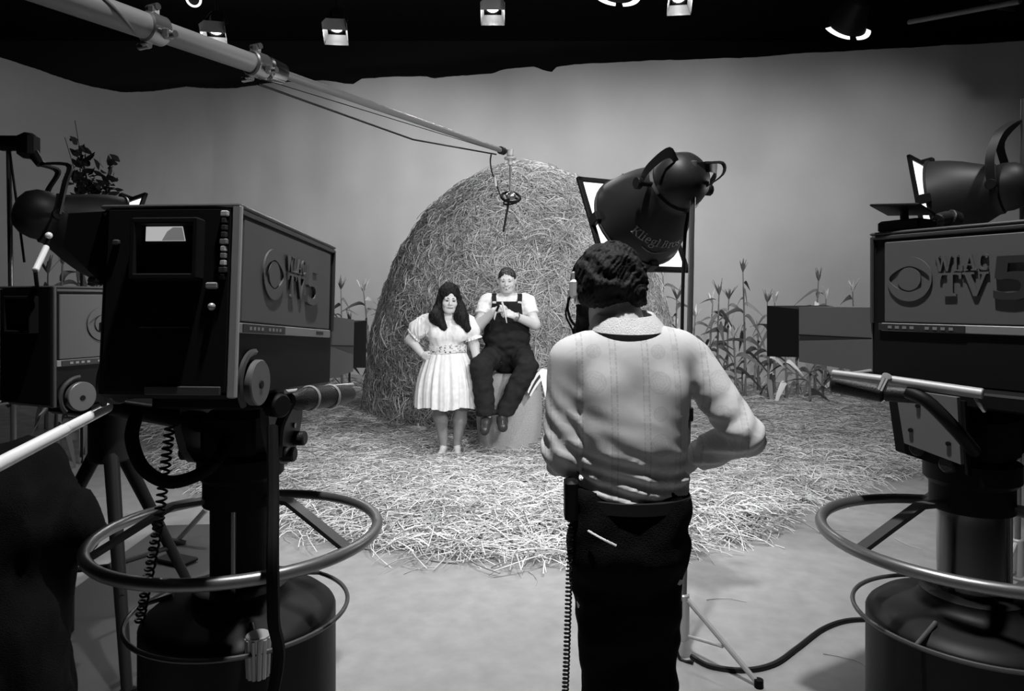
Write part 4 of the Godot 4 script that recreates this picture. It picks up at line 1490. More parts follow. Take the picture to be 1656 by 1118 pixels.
# the woman in the pale dress: local axes, she faces +z
func farm_woman() -> void:
	M.eye = mat(0.02, 0.3)
	var dress := cloth(0.8, 51)
	var t := thing("person", "woman in a pale short-sleeved dress with long dark pigtails, hand on hip", "person", Vector3(-0.62, 0.06, -6.75))
	var hx := Transform3D(Basis.from_euler(Vector3(0.06, 0.22, -0.05)), Vector3(0.012, 1.49, 0.03))
	# body, one surface
	var s := Sdf.new(Vector3(-0.52, -0.03, -0.3), Vector3(0.42, 1.46, 0.32), 0.013)
	s.bone(Vector3(0, 0.96, 0), Vector3(0, 1.2, 0), 0.15, 0.15, 0.05, Vector3.BACK, 0.75)
	s.bone(Vector3(-0.13, 1.29, 0), Vector3(0.14, 1.29, 0), 0.07, 0.07, 0.04)
	s.bone(Vector3(0, 1.26, 0), Vector3(0.005, 1.42, 0.005), 0.07, 0.055, 0.04)
	s.bone(Vector3(0, 0.86, -0.02), Vector3(0, 0.94, 0), 0.17, 0.16, 0.05, Vector3.BACK, 0.85)
	for k in [[-0.085, -0.085, -0.05, -0.04, 0.04], [0.09, 0.125, 0.085, 0.02, 0.05]]:
		s.bone(Vector3(k[0], 0.82, 0), Vector3(k[1], 0.48, 0.03), 0.11, 0.068, 0.03)
		s.bone(Vector3(k[1], 0.48, 0.03), Vector3(lerpf(k[1], k[2], 0.35), 0.33, 0.0), 0.062, 0.062, 0.03)
		s.bone(Vector3(lerpf(k[1], k[2], 0.35), 0.33, 0.0), Vector3(k[2], 0.075, -0.015), 0.062, 0.036, 0.03)
		s.bone(Vector3(k[2], 0.045, -0.03), Vector3(k[2] + k[3] * 0.5, 0.02, 0.12), 0.036, 0.026, 0.02)
	# right arm to the hip, left arm hanging behind the man's knee
	s.bone(Vector3(-0.17, 1.27, 0), Vector3(-0.375, 1.11, -0.04), 0.06, 0.05, 0.03)
	s.bone(Vector3(-0.375, 1.11, -0.04), Vector3(-0.25, 0.98, 0.06), 0.05, 0.034, 0.02)
	s.bone(Vector3(0.18, 1.27, 0), Vector3(0.25, 1.06, -0.02), 0.06, 0.05, 0.03)
	s.bone(Vector3(0.25, 1.06, -0.02), Vector3(0.285, 0.9, 0.03), 0.05, 0.034, 0.02)
	var g := Geo.new()
	s.into(g)
	head_into(g, hx, 0.98, 0.004)
	hand_into(g, hand_at(Vector3(-0.25, 0.975, 0.065), Vector3(0.75, -0.35, 0.45), Vector3(0.3, 0.1, -0.9)), 0.45, 1.0, 0.92)
	hand_into(g, hand_at(Vector3(0.285, 0.895, 0.032), Vector3(0.1, -1.0, 0.2), Vector3(-1, 0, 0.2)), 0.5, -1.0, 0.92)
	part("body", g, M.skin, t, -1.0)
	face_parts(t, hx, M.hair)
	# stockings
	s = Sdf.new(Vector3(-0.22, 0.0, -0.14), Vector3(0.25, 0.62, 0.2), 0.01)
	for k in [[-0.085, -0.05], [0.125, 0.085]]:
		s.bone(Vector3(k[0], 0.6, 0.02), Vector3(k[0], 0.48, 0.03), 0.078, 0.071, 0.03)
		s.bone(Vector3(k[0], 0.48, 0.03), Vector3(lerpf(k[0], k[1], 0.35), 0.33, 0.0), 0.064, 0.065, 0.03)
		s.bone(Vector3(lerpf(k[0], k[1], 0.35), 0.33, 0.0), Vector3(k[1], 0.09, -0.015), 0.065, 0.039, 0.03)
	s.cut(Vector3(0, 0.58, 0), Vector3.UP)
	part("stockings", s.into(Geo.new()), cloth(0.27, 52), t, -1.0)
	g = Geo.new()
	for k in [[-0.05, -0.02], [0.085, 0.01]]:
		g.ball(Vector3(k[0] + k[1] * 0.5, 0.018, 0.055), Vector3(0.04, 0.03, 0.105), 14)
	part("shoes", g, mat(0.5, 0.5), t)
	# dress: bodice and puffed sleeves
	s = Sdf.new(Vector3(-0.44, 0.9, -0.22), Vector3(0.4, 1.44, 0.28), 0.0095)
	s.bone(Vector3(0, 0.98, 0), Vector3(0.0, 1.14, 0.01), 0.17, 0.185, 0.05, Vector3.BACK, 0.75)
	s.ball(Vector3(-0.085, 1.17, 0.09), Vector3(0.095, 0.085, 0.085), 0.05)
	s.ball(Vector3(0.095, 1.17, 0.09), Vector3(0.095, 0.085, 0.085), 0.05)
	s.bone(Vector3(-0.13, 1.28, 0), Vector3(0.14, 1.28, 0), 0.082, 0.082, 0.05)
	s.bone(Vector3(-0.2, 1.285, 0), Vector3(-0.285, 1.22, -0.01), 0.085, 0.098, 0.04)
	s.bone(Vector3(0.19, 1.28, 0), Vector3(0.225, 1.2, 0.0), 0.075, 0.085, 0.04)
	var nz := strands(6, 9.0)
	s.folds(func(q: Vector3) -> float: return 0.011 * nz.get_noise_3d(q.x * 1.6, q.y * 0.5, q.z * 1.6) + (0.006 * sin(atan2(q.z, q.x + 0.28) * 15.0) if q.x < -0.2 else 0.0))
	s.ball(Vector3(0.01, 1.4, 0.06), Vector3(0.085, 0.1, 0.1), 0.01, true)
	s.cut(Vector3(0, 0.985, 0), Vector3.DOWN)
	s.cut(Vector3(-0.335, 1.155, -0.02), Vector3(-0.75, -0.66, 0), 0.16)
	s.cut(Vector3(0.245, 1.13, 0), Vector3(0.3, -1, 0), 0.12)
	part("bodice", s.into(Geo.new()), dress, t, -1.0)
	for q in [[Vector3(-0.325, 1.165, -0.02), Vector3(0.75, 0.66, 0.0), 0.06], [Vector3(0.238, 1.135, 0), Vector3(-0.3, 1, 0), 0.062]]:
		var rings := []
		var n: Vector3 = q[1].normalized()
		var u := n.cross(Vector3.BACK).normalized()
		var w := n.cross(u)
		for k in 5:
			var r := PackedVector3Array()
			for i in 64:
				var a := TAU * i / 64
				var rr: float = q[2] + 0.006 + 0.016 * (k / 4.0) + 0.008 * sin(a * 14.0) * (k / 4.0)
				r.append(q[0] - n * (0.035 * k / 4.0 - 0.012) + (u * cos(a) + w * sin(a)) * rr)
			rings.append(r)
		part("sleeve_ruffle", Geo.new().loft(rings), dress, t)
	# skirt in soft pleats
	var rings := []
	for k in 19:
		var f := k / 18.0
		var y := lerpf(1.005, 0.465, f)
		var r := PackedVector3Array()
		for i in 160:
			var a := TAU * i / 160
			var rx := lerpf(0.172, 0.285, pow(f, 0.75)) + 0.03 * sin(f * PI)
			var rz := lerpf(0.135, 0.235, pow(f, 0.75)) + 0.03 * sin(f * PI)
			var pl := (0.012 + 0.02 * f) * (sin(a * 17.0 + 0.8 * sin(a * 3.0)) * 0.6 + 0.4 * sin(a * 29.0 + 1.3)) * minf(1.0, 0.4 + f)
			r.append(Vector3(cos(a) * (rx + pl) - 0.012 + 0.03 * f * 0.0, y - 0.012 * sin(a * 5.0) * f, sin(a) * (rz + pl) + 0.01))
		rings.append(r)
	part("skirt", Geo.new().loft(rings, false), dress, t, -1.0)
	rings = []
	for k in 4:
		var r := PackedVector3Array()
		for i in 64:
			var a := TAU * i / 64
			var e: float = [0.0, 0.012, 0.012, 0.0][k]
			r.append(Vector3(cos(a) * (0.176 + e) - 0.008, [0.985, 0.99, 1.06, 1.066][k] + 0.01 * sin(a * 2.0), sin(a) * (0.142 + e) + 0.012))
		rings.append(r)
	var belt := mat(0.5, 0.7)
	var im := Image.create(128, 128, false, Image.FORMAT_RGB8)
	im.fill(Color(0.85, 0.85, 0.85))
	var rb := RandomNumberGenerator.new()
	rb.seed = 6
	for k in 260:
		var d := rb.randi_range(3, 7)
		var cc := rb.randf_range(0.05, 0.3)
		im.fill_rect(Rect2i(rb.randi_range(0, 122), rb.randi_range(0, 122), d, rb.randi_range(3, 6)), Color(cc, cc, cc) if k % 3 else Color(0.9, 0.9, 0.9))
	tri_tex(belt, ImageTexture.create_from_image(im), 3.2)
	part("patterned_belt", Geo.new().loft(rings), belt, t)
	# hair: bouffant crown and two heavy pigtails
	var hb := hx.basis
	var hc := hx.origin
	s = Sdf.new(Vector3(-0.24, 1.12, -0.16), Vector3(0.27, 1.72, 0.22), 0.007)
	s.ball(hc + hb * Vector3(0, 0.062, -0.035), Vector3(0.108, 0.118, 0.115), 0.03)
	s.bone(hc + hb * Vector3(-0.085, 0.02, -0.01), hc + hb * Vector3(-0.095, -0.06, -0.02), 0.04, 0.04, 0.03)
	s.bone(hc + hb * Vector3(0.085, 0.02, -0.01), hc + hb * Vector3(0.095, -0.06, -0.02), 0.04, 0.04, 0.03)
	s.bone(Vector3(-0.095, 1.42, 0.03), Vector3(-0.105, 1.335, 0.10), 0.05, 0.068, 0.03)
	s.bone(Vector3(-0.105, 1.335, 0.10), Vector3(-0.03, 1.235, 0.145), 0.068, 0.034, 0.03)
	s.bone(Vector3(0.115, 1.43, 0.03), Vector3(0.135, 1.33, 0.10), 0.055, 0.066, 0.03)
	s.bone(Vector3(0.135, 1.33, 0.10), Vector3(0.195, 1.22, 0.13), 0.066, 0.032, 0.03)
	var hn := strands(8, 30.0)
	s.folds(func(q: Vector3) -> float: return 0.010 * hn.get_noise_3d(q.x * 2.2, q.y * 0.35, q.z * 2.2))
	# the parting shows the face
	s.ball(hc + hb * Vector3(0.0, -0.025, 0.12), Vector3(0.066, 0.088, 0.115), 0.012, true)
	s.ball(hc + hb * Vector3(0.0, 0.05, 0.125), Vector3(0.03, 0.05, 0.07), 0.012, true)
	part("hair", s.into(Geo.new()), M.hair, t, -1.0)

# the man in dungarees, seated and whittling: local axes, he faces +z
func seated_man() -> void:
	var denim := cloth(0.022, 71)
	var shirt := cloth(0.8, 73)
	var leather := mat(0.03, 0.35)
	var t := thing("person", "smiling man in dark dungarees and white T-shirt, whittling on his seat", "person", Vector3(-0.05, 0.12, -7.02))
	var hx := Transform3D(Basis.from_euler(Vector3(0.2, -0.06, 0.0)), Vector3(0.0, 1.632, 0.09))
	var el := Vector3(-0.275, 1.19, 0.14)
	var er := Vector3(0.275, 1.20, 0.14)
	var wl := Vector3(-0.125, 1.335, 0.29)
	var wr := Vector3(0.075, 1.285, 0.31)
	var s := Sdf.new(Vector3(-0.4, 0.15, -0.26), Vector3(0.4, 1.6, 0.68), 0.0145)
	s.bone(Vector3(0, 0.9, -0.02), Vector3(0, 1.08, 0.02), 0.185, 0.2, 0.06, Vector3.BACK, 0.85)
	s.bone(Vector3(0, 1.1, 0.02), Vector3(0, 1.32, 0.0), 0.19, 0.175, 0.06, Vector3.BACK, 0.7)
	s.bone(Vector3(-0.17, 1.42, 0), Vector3(0.17, 1.42, 0), 0.075, 0.075, 0.05)
	s.bone(Vector3(0, 1.4, 0.0), Vector3(0, 1.52, 0.03), 0.08, 0.062, 0.04)
	s.bone(Vector3(-0.2, 1.41, 0), el, 0.068, 0.056, 0.03)
	s.bone(el, wl, 0.055, 0.036, 0.02)
	s.bone(Vector3(0.2, 1.41, 0), er, 0.068, 0.056, 0.03)
	s.bone(er, wr, 0.055, 0.036, 0.02)
	for k in [[-0.1, -0.25, -0.19, -0.2], [0.11, 0.19, -0.05, -0.06]]:
		s.bone(Vector3(k[0], 0.88, 0.02), Vector3(k[1], 0.80, 0.42), 0.11, 0.08, 0.03)
		s.bone(Vector3(k[1], 0.80, 0.42), Vector3(k[2], 0.34, 0.46), 0.075, 0.045, 0.02)
		s.bone(Vector3(k[2], 0.32, 0.44), Vector3(k[3] + 0.005, 0.275, 0.52), 0.036, 0.028, 0.02)
	var g := Geo.new()
	s.into(g)
	head_into(g, hx, 1.08, 0.004)
	hand_into(g, hand_at(wl, Vector3(0.75, 0.25, 0.45), Vector3(0.2, -0.6, -0.75)), 1.1, 1.0)
	hand_into(g, hand_at(wr, Vector3(-0.8, 0.3, 0.35), Vector3(-0.2, -0.5, -0.8)), 1.1, -1.0)
	part("body", g, M.skin, t, -1.0)
	face_parts(t, hx, M.hair, 0.015)
	# short dark hair
	s = Sdf.new(hx.origin - Vector3(0.14, 0.1, 0.16), hx.origin + Vector3(0.14, 0.16, 0.14), 0.006)
	s.ball(hx * Vector3(0, 0.036, -0.022), Vector3(0.09, 0.096, 0.1), 0.01)
	var hn := strands(18, 40.0)
	s.folds(func(q: Vector3) -> float: return 0.007 * hn.get_noise_3d(q.x * 2.0, q.y, q.z * 0.6))
	s.ball(hx * Vector3(0, -0.03, 0.1), Vector3(0.1, 0.1, 0.1), 0.008, true)
	s.ball(hx * Vector3(0, -0.1, 0.0), Vector3(0.16, 0.105, 0.16), 0.008, true)
	part("hair", s.into(Geo.new()), mat(0.02, 0.45), t, -1.0)
	# T-shirt
	s = Sdf.new(Vector3(-0.36, 1.0, -0.2), Vector3(0.36, 1.56, 0.28), 0.0105)
	s.bone(Vector3(0, 1.0, 0.02), Vector3(0, 1.32, 0.01), 0.2, 0.19, 0.06, Vector3.BACK, 0.75)
	s.bone(Vector3(-0.17, 1.42, 0), Vector3(0.17, 1.42, 0), 0.088, 0.088, 0.05)
	s.bone(Vector3(0, 1.42, 0.0), Vector3(0, 1.5, 0.02), 0.085, 0.076, 0.04)
	s.bone(Vector3(-0.2, 1.42, 0), Vector3(-0.255, 1.26, 0.09), 0.085, 0.08, 0.03)
	s.bone(Vector3(0.2, 1.42, 0), Vector3(0.255, 1.26, 0.09), 0.085, 0.08, 0.03)
	var n1 := strands(28, 8.0)
	s.folds(func(q: Vector3) -> float: return 0.012 * n1.get_noise_3d(q.x, q.y * 1.6, q.z))
	s.cut(Vector3(0, 1.5, 0.02), Vector3(0, 1, 0.25), 0.14)
	s.cut(Vector3(-0.248, 1.29, 0.08), Vector3(-0.3, -0.85, 0.45), 0.14)
	s.cut(Vector3(0.248, 1.29, 0.08), Vector3(0.3, -0.85, 0.45), 0.14)
	part("t_shirt", s.into(Geo.new()), shirt, t, -1.0)
	# dungarees: trousers, bib, straps
	s = Sdf.new(Vector3(-0.42, 0.28, -0.3), Vector3(0.42, 1.24, 0.62), 0.0125)
	s.bone(Vector3(0, 0.9, -0.02), Vector3(0, 1.06, 0.025), 0.215, 0.225, 0.06, Vector3.BACK, 0.88)
	s.bone(Vector3(0, 1.06, 0.025), Vector3(0, 1.2, 0.03), 0.215, 0.2, 0.05, Vector3.BACK, 0.78)
	for k in [[-0.11, -0.25, -0.19], [0.12, 0.195, -0.045]]:
		s.bone(Vector3(k[0], 0.89, 0.02), Vector3(k[1], 0.805, 0.42), 0.13, 0.10, 0.03)
		s.bone(Vector3(k[1], 0.80, 0.42), Vector3(k[2], 0.33, 0.46), 0.105, 0.085, 0.025)
		s.cut(Vector3(k[2], 0.345, 0.46), Vector3(0, -1, 0.1), 0.14)
	var n2 := strands(38, 7.0)
	s.folds(func(q: Vector3) -> float: return 0.018 * n2.get_noise_3d(q.x, q.y * 1.5, q.z))
	s.cut(Vector3(0, 1.19, 0), Vector3(0, 1, -0.2))
	part("dungarees", s.into(Geo.new()), denim, t, -1.0)
	# bib stands proud of the shirt
	var rows := []
	for k in 7:
		var y := lerpf(1.14, 1.425, k / 6.0)
		var r := []
		for i in 9:
			var x := lerpf(-0.155, 0.15, i / 8.0) * lerpf(1.15, 0.95, k / 6.0)
			r.append(Vector3(x, y, 0.172 - x * x * 1.6 - 0.03 * k / 6.0 + (0.016 if k < 3 else 0.004)))
		rows.append(r)
	part("bib", Geo.new().sheet(rows, Vector3(0, 0, 0.012)), denim, t)
	part("bib_pocket", Geo.new().box(Vector3(0.07, 1.36, 0.172), Vector3(0.12, 0.1, 0.012), 0.004), denim, t)
	for k in [-1, 1]:
		part("strap", band(curve([Vector3(0.125 * k, 1.42, 0.135), Vector3(0.13 * k, 1.475, 0.085), Vector3(0.125 * k, 1.5, 0.0), Vector3(0.1 * k, 1.44, -0.1), Vector3(0.05 * k, 1.3, -0.15)], 4), Vector3(0.045, 0, 0), 0.01), denim, t)
		part("buckle", Geo.new().box(Vector3(0.125 * k, 1.415, 0.146), Vector3(0.04, 0.022, 0.008), 0.003), M.alu, t)
	# shoes, socks, watch
	for k in [[Vector3(-0.19, 0.335, 0.44), Vector3(-0.205, 0.225, 0.575)], [Vector3(-0.045, 0.345, 0.455), Vector3(-0.035, 0.26, 0.6)]]:
		var a: Vector3 = k[0]
		var b: Vector3 = k[1]
		var so := Sdf.new(a.min(b) - Vector3(0.09, 0.09, 0.09), a.max(b) + Vector3(0.09, 0.09, 0.09), 0.007)
		so.bone(a + Vector3(0, -0.03, -0.01), a.lerp(b, 0.5), 0.056, 0.052, 0.02)
		so.bone(a.lerp(b, 0.5), b, 0.052, 0.047, 0.02)
		part("shoe", so.into(Geo.new()), leather, t, -1.0)
		if a.x > -0.1:
			part("sock", Geo.new().cyl(a + Vector3(0, 0.0, -0.005), a + Vector3(0, 0.05, 0.0), 0.046, 0.05, 16), M.white, t)
	part("wristwatch", Geo.new().torus(er.lerp(wr, 0.9), (wr - er).normalized(), 0.04, 0.007, 24, 6).cyl(er.lerp(wr, 0.9) + Vector3(0, -0.01, 0.038), er.lerp(wr, 0.9) + Vector3(0, -0.012, 0.05), 0.016, -1.0, 14), M.steel, t)
	# what he holds
	var kn := thing("pocket_knife", "small pocket knife in the seated man's hand", "knife", t.position)
	part("handle", Geo.new().cyl(Vector3(-0.1, 1.33, 0.36), Vector3(-0.075, 1.39, 0.37), 0.012, -1.0, 10, 0.003), M.black, kn)
	part("blade", Geo.new().prism(PackedVector2Array([Vector2(-0.112, 1.33), Vector2(-0.094, 1.325), Vector2(-0.118, 1.245), Vector2(-0.126, 1.262)]), 0.36, 0.363), M.alu, kn)
	var st := thing("whittled_stick", "pale pointed stick being whittled by the seated man", "stick", t.position)
	part("stick", Geo.new().tube([Vector3(-0.045, 1.42, 0.37), Vector3(-0.02, 1.33, 0.385), Vector3(0.0, 1.22, 0.37)], [0.010, 0.010, 0.004], 8), mat(0.6, 0.6), st)

# the man with the headset, seen from behind: local axes, he looks along -z
func floor_manager() -> void:
	var t := thing("person", "man seen from behind in patterned pale shirt and dark trousers, hand on hip", "person", Vector3(0.309, 0, -1.9))
	var skin: Material = M.skin
	var hx := Transform3D(Basis.from_euler(Vector3(-0.38, PI + 0.5, 0.06), EULER_ORDER_YXZ), Vector3(-0.03, 1.585, -0.115))
	hx.basis = Basis(Vector3.UP, PI + 0.45) * Basis(Vector3.RIGHT, 0.38)
	var eL := Vector3(-0.168, 1.125, -0.02)
	var eR := Vector3(0.315, 1.19, 0.05)
	var wL := Vector3(-0.17, 1.2, -0.25)
	var wR := Vector3(0.225, 1.095, -0.12)
	var s := Sdf.new(Vector3(-0.3, 0.0, -0.34), Vector3(0.42, 1.54, 0.18), 0.015)
	s.bone(Vector3(0.025, 0.95, 0), Vector3(0.03, 1.3, -0.03), 0.115, 0.13, 0.05, Vector3.BACK, 0.7)
	s.bone(Vector3(-0.1, 1.385, -0.05), Vector3(0.155, 1.395, -0.05), 0.055, 0.055, 0.04)
	s.bone(Vector3(0.022, 1.4, -0.05), Vector3(0.005, 1.52, -0.08), 0.065, 0.055, 0.04)
	s.bone(Vector3(-0.14, 1.38, -0.045), eL, 0.05, 0.042, 0.03)
	s.bone(eL, wL, 0.04, 0.03, 0.02)
	s.bone(Vector3(0.195, 1.38, -0.045), eR, 0.05, 0.042, 0.03)
	s.bone(eR, wR, 0.04, 0.03, 0.02)
	for k in [[-0.07, -0.045, -0.06], [0.085, 0.078, 0.09]]:
		s.bone(Vector3(k[0], 0.9, 0), Vector3(k[1], 0.5, -0.01), 0.085, 0.06, 0.03)
		s.bone(Vector3(k[1], 0.5, -0.01), Vector3(k[2], 0.09, 0.01), 0.055, 0.038, 0.03)
		s.bone(Vector3(k[2], 0.06, 0.03), Vector3(k[2], 0.04, -0.13), 0.035, 0.03, 0.02)
	var g := Geo.new()
	s.into(g)
	head_into(g, hx)
	hand_into(g, hand_at(wL, Vector3(0.1, 0.3, -0.95), Vector3(0.9, 0.1, 0.1)), 0.9, -1.0)
	hand_into(g, hand_at(wR, Vector3(-0.7, -0.35, -0.1), Vector3(-0.4, -0.1, 0.9)), 0.4, 1.0)
	part("body", g, skin, t, -1.0)
	# head of thick wavy hair, sideburn and beard
	s = Sdf.new(Vector3(-0.19, 1.4, -0.29), Vector3(0.12, 1.74, 0.06), 0.0042)
	s.ball(Vector3(-0.032, 1.617, -0.11), Vector3(0.096, 0.088, 0.108), 0.02)
	s.ball(hx * Vector3(0, 0.03, -0.022), Vector3(0.094, 0.1, 0.106), 0.02)
	s.ball(Vector3(0.005, 1.583, -0.05), Vector3(0.062, 0.046, 0.04), 0.03)
	s.ball(Vector3(0.035, 1.563, -0.052), Vector3(0.03, 0.035, 0.03), 0.02)
	s.ball(Vector3(-0.05, 1.578, -0.06), Vector3(0.055, 0.045, 0.045), 0.03)
	s.bone(Vector3(-0.085, 1.56, -0.1), Vector3(-0.085, 1.47, -0.17), 0.035, 0.034, 0.03)
	s.bone(Vector3(-0.085, 1.47, -0.17), Vector3(-0.06, 1.45, -0.2), 0.03, 0.03, 0.02)
	var hn := FastNoiseLite.new()
	hn.seed = 77
	hn.frequency = 13.0
	hn.noise_type = FastNoiseLite.TYPE_SIMPLEX
	hn.fractal_octaves = 3
	hn.domain_warp_enabled = true
	hn.domain_warp_amplitude = 0.05
	s.folds(func(q: Vector3) -> float: return 0.007 * hn.get_noise_3d(q.x * 0.9, q.y * 0.7, q.z * 0.9) + 0.0035 * sin((q.y + 0.6 * q.x) * 75.0 + 7.0 * hn.get_noise_3d(q.x * 0.5, q.y * 0.5, q.z * 0.5)) + 0.0018 * sin((q.x - 0.5 * q.y + 0.4 * q.z) * 420.0 + 9.0 * hn.get_noise_3d(q.x * 0.7, q.y * 0.7, q.z * 0.7)))
	var hm := mat(0.009, 0.7, 0.0, 0.35)
	hm.normal_enabled = true
	hm.normal_texture = noise_tex(0.05, 0, 3.0, 131, 256, 3, true)
	hm.uv1_triplanar = true
	hm.uv1_scale = Vector3(16, 7, 16)
	part("hair", s.into(Geo.new()), hm, t, -1.0)
	# shirt
	s = Sdf.new(Vector3(-0.27, 0.98, -0.26), Vector3(0.42, 1.56, 0.2), 0.0085)
	s.bone(Vector3(0.026, 1.04, 0), Vector3(0.02, 1.16, 0), 0.138, 0.13, 0.04, Vector3.BACK, 0.72)
	s.bone(Vector3(0.02, 1.16, 0), Vector3(0.026, 1.33, -0.03), 0.13, 0.157, 0.05, Vector3.BACK, 0.68)
	s.bone(Vector3(-0.1, 1.385, -0.05), Vector3(0.155, 1.395, -0.05), 0.066, 0.066, 0.05)
	s.bone(Vector3(0.02, 1.43, -0.05), Vector3(-0.11, 1.395, -0.05), 0.054, 0.054, 0.04)
	s.bone(Vector3(0.02, 1.43, -0.05), Vector3(0.16, 1.4, -0.05), 0.054, 0.054, 0.04)
	s.bone(Vector3(-0.05, 1.3, 0.015), Vector3(-0.03, 1.18, 0.025), 0.06, 0.055, 0.05)
	s.bone(Vector3(0.1, 1.3, 0.015), Vector3(0.075, 1.18, 0.025), 0.06, 0.055, 0.05)
	s.bone(Vector3(-0.145, 1.38, -0.045), eL, 0.064, 0.056, 0.025)
	s.bone(eL, wL, 0.055, 0.042, 0.02)
	s.bone(Vector3(0.195, 1.38, -0.045), eR, 0.062, 0.05, 0.015)
	s.bone(eR, wR, 0.05, 0.042, 0.015)
	var n1 := strands(41, 6.0)
	var n2 := strands(42, 11.0)
	s.folds(func(q: Vector3) -> float:
		var w := clampf((1.3 - q.y) * 3.5, 0.08, 1.0)
		var low := clampf((1.17 - q.y) * 9.0, 0.0, 1.0)
		var d := 0.011 * w * n1.get_noise_3d(q.x * 0.6 - q.y * 0.5, q.y * 2.4 + q.x * 0.9, q.z * 0.4)
		if absf(q.x - 0.03) < 0.15:
			# drawn in above the belt: creases run across and up to the right
			d += 0.006 * low * sin((q.y + 0.10 * q.x + 0.012 * sin(q.x * 14.0)) * 165.0) + 0.004 * w * sin((q.y * 0.55 + q.x * 0.8) * 95.0) * clampf(-q.x * 8.0 + 0.3, 0.0, 1.0)
		else:
			var up := clampf((1.34 - q.y) * 6.0, 0.0, 1.0)
			d += 0.0045 * up * sin((q.y * 0.9 - absf(q.x) * 0.8 + q.z * 0.45 + 0.01 * n2.get_noise_3d(q.x, q.y, q.z)) * 110.0)
		return d)
	s.cut(Vector3(0.03, 1.012, 0), Vector3.DOWN)
	s.cut(wL, wL - eL, 0.1)
	s.cut(wR + Vector3(0.008, 0.006, 0.01), wR - eR, 0.075)
	g = s.into(Geo.new())
	var uvs := PackedVector2Array()
	for q in g.p:
		uvs.append(Vector2((q.x + 0.45) / 0.9, (1.6 - q.y) / 0.9))
	var sh := mat(0.6, 0.8)
	sh.albedo_color = Color.WHITE
	sh.albedo_texture = ImageTexture.create_from_image(shirt_print())
	var o := part("shirt", g.mesh(-1.0, uvs), sh, t)
	# collar, folded over
	var rings := []
	for k in 6:
		var f: float = [0.0, 0.45, 0.9, 1.0, 0.55, 0.06][k]
		var r := PackedVector3Array()
		for i in 40:
			var a := TAU * i / 40
			var out: float = [0.0, 0.002, 0.004, 0.010, 0.016, 0.019][k]
			var rad := lerpf(0.086, 0.070, f) + out * 1.3
			r.append(Vector3(0.018 - 0.008 * f + cos(a) * rad * 1.0, 1.468 + 0.048 * f - 0.012 * sin(a), -0.056 - 0.012 * f + sin(a) * rad * 0.95))
		rings.append(r)
	part("collar", Geo.new().loft(rings, false), cloth(0.6, 84), t)
	# trousers and belt
	s = Sdf.new(Vector3(-0.22, 0.02, -0.19), Vector3(0.24, 1.07, 0.21), 0.0115)
	s.bone(Vector3(-0.05, 0.99, 0), Vector3(0.085, 0.99, 0), 0.098, 0.098, 0.04, Vector3.BACK, 1.0)
	s.bone(Vector3(-0.05, 0.88, 0.025), Vector3(0.062, 0.88, 0.025), 0.1, 0.1, 0.05)
	for k in [[-0.058, -0.045, -0.055], [0.068, 0.07, 0.085]]:
		s.bone(Vector3(k[0], 0.88, 0.0), Vector3(k[1], 0.5, -0.005), 0.098, 0.07, 0.03)
		s.bone(Vector3(k[1], 0.5, -0.005), Vector3(k[2], 0.06, 0.02), 0.07, 0.078, 0.02)
	var n3 := strands(43, 6.0)
	s.folds(func(q: Vector3) -> float: return 0.014 * n3.get_noise_3d(q.x, q.y * 1.3, q.z))
	s.cut(Vector3(0, 0.055, 0), Vector3.DOWN)
	s.cut(Vector3(0, 1.045, 0), Vector3.UP)
	part("trousers", s.into(Geo.new()), cloth(0.006, 86), t, -1.0)
	rings = []
	for k in 4:
		var r := PackedVector3Array()
		for i in 40:
			var a := TAU * i / 40
			var e: float = [0.0, 0.006, 0.006, 0.0][k]
			r.append(Vector3(0.018 + cos(a) * (0.155 + e), [1.0, 1.002, 1.033, 1.035][k] - 0.01, sin(a) * (0.106 + e)))
		rings.append(r)
	part("belt", Geo.new().loft(rings), mat(0.012, 0.4), t)
	part("pocket_comb", Geo.new().tube(curve([Vector3(-0.112, 0.955, 0.108), Vector3(-0.08, 0.945, 0.138), Vector3(-0.045, 0.93, 0.146)], 4), 0.003, 6), M.white, t)
	for k in [[-0.058, 0.03], [0.092, 0.03]]:
		g = Geo.new()
		g.ball(Vector3(k[0], 0.042, -0.05), Vector3(0.05, 0.042, 0.14), 16)
		part("shoe", g, mat(0.02, 0.35), t)
	# ---- headset he wears
	var h := thing("intercom_headset", "pale intercom headset with dark mouthpiece on the head of the man in patterned shirt", "headset", t.position + Vector3(0, 0, -0.04))
	part("ear_piece", Geo.new().box(Vector3(-0.128, 1.585, -0.06), Vector3(0.03, 0.055, 0.05), 0.008).box(Vector3(-0.118, 1.556, -0.05), Vector3(0.025, 0.03, 0.03), 0.006), M.white, h)
	part("ear_bracket", Geo.new().box(Vector3(-0.137, 1.572, -0.085), Vector3(0.018, 0.03, 0.03), 0.005).box(Vector3(-0.132, 1.61, -0.055), Vector3(0.012, 0.05, 0.016), 0.004), M.strip_pale, h)
	var arc := []
	for i in 17:
		var a := PI * i / 16.0
		arc.append(Vector3(-0.032 - cos(a) * 0.103, 1.608 + sin(a) * 0.1, -0.09))
	part("head_band", Geo.new().tube(arc, 0.004, 6), M.black, h)
	part("mouthpiece_boom", Geo.new().tube(curve([Vector3(-0.14, 1.58, -0.08), Vector3(-0.145, 1.53, -0.1), Vector3(-0.13, 1.49, -0.15), Vector3(-0.1, 1.462, -0.19)], 6), 0.004, 6), M.black, h)
	part("mouthpiece", Geo.new().ball(Vector3(-0.095, 1.462, -0.185), Vector3(0.028, 0.02, 0.022), 12), M.black_matt, h)
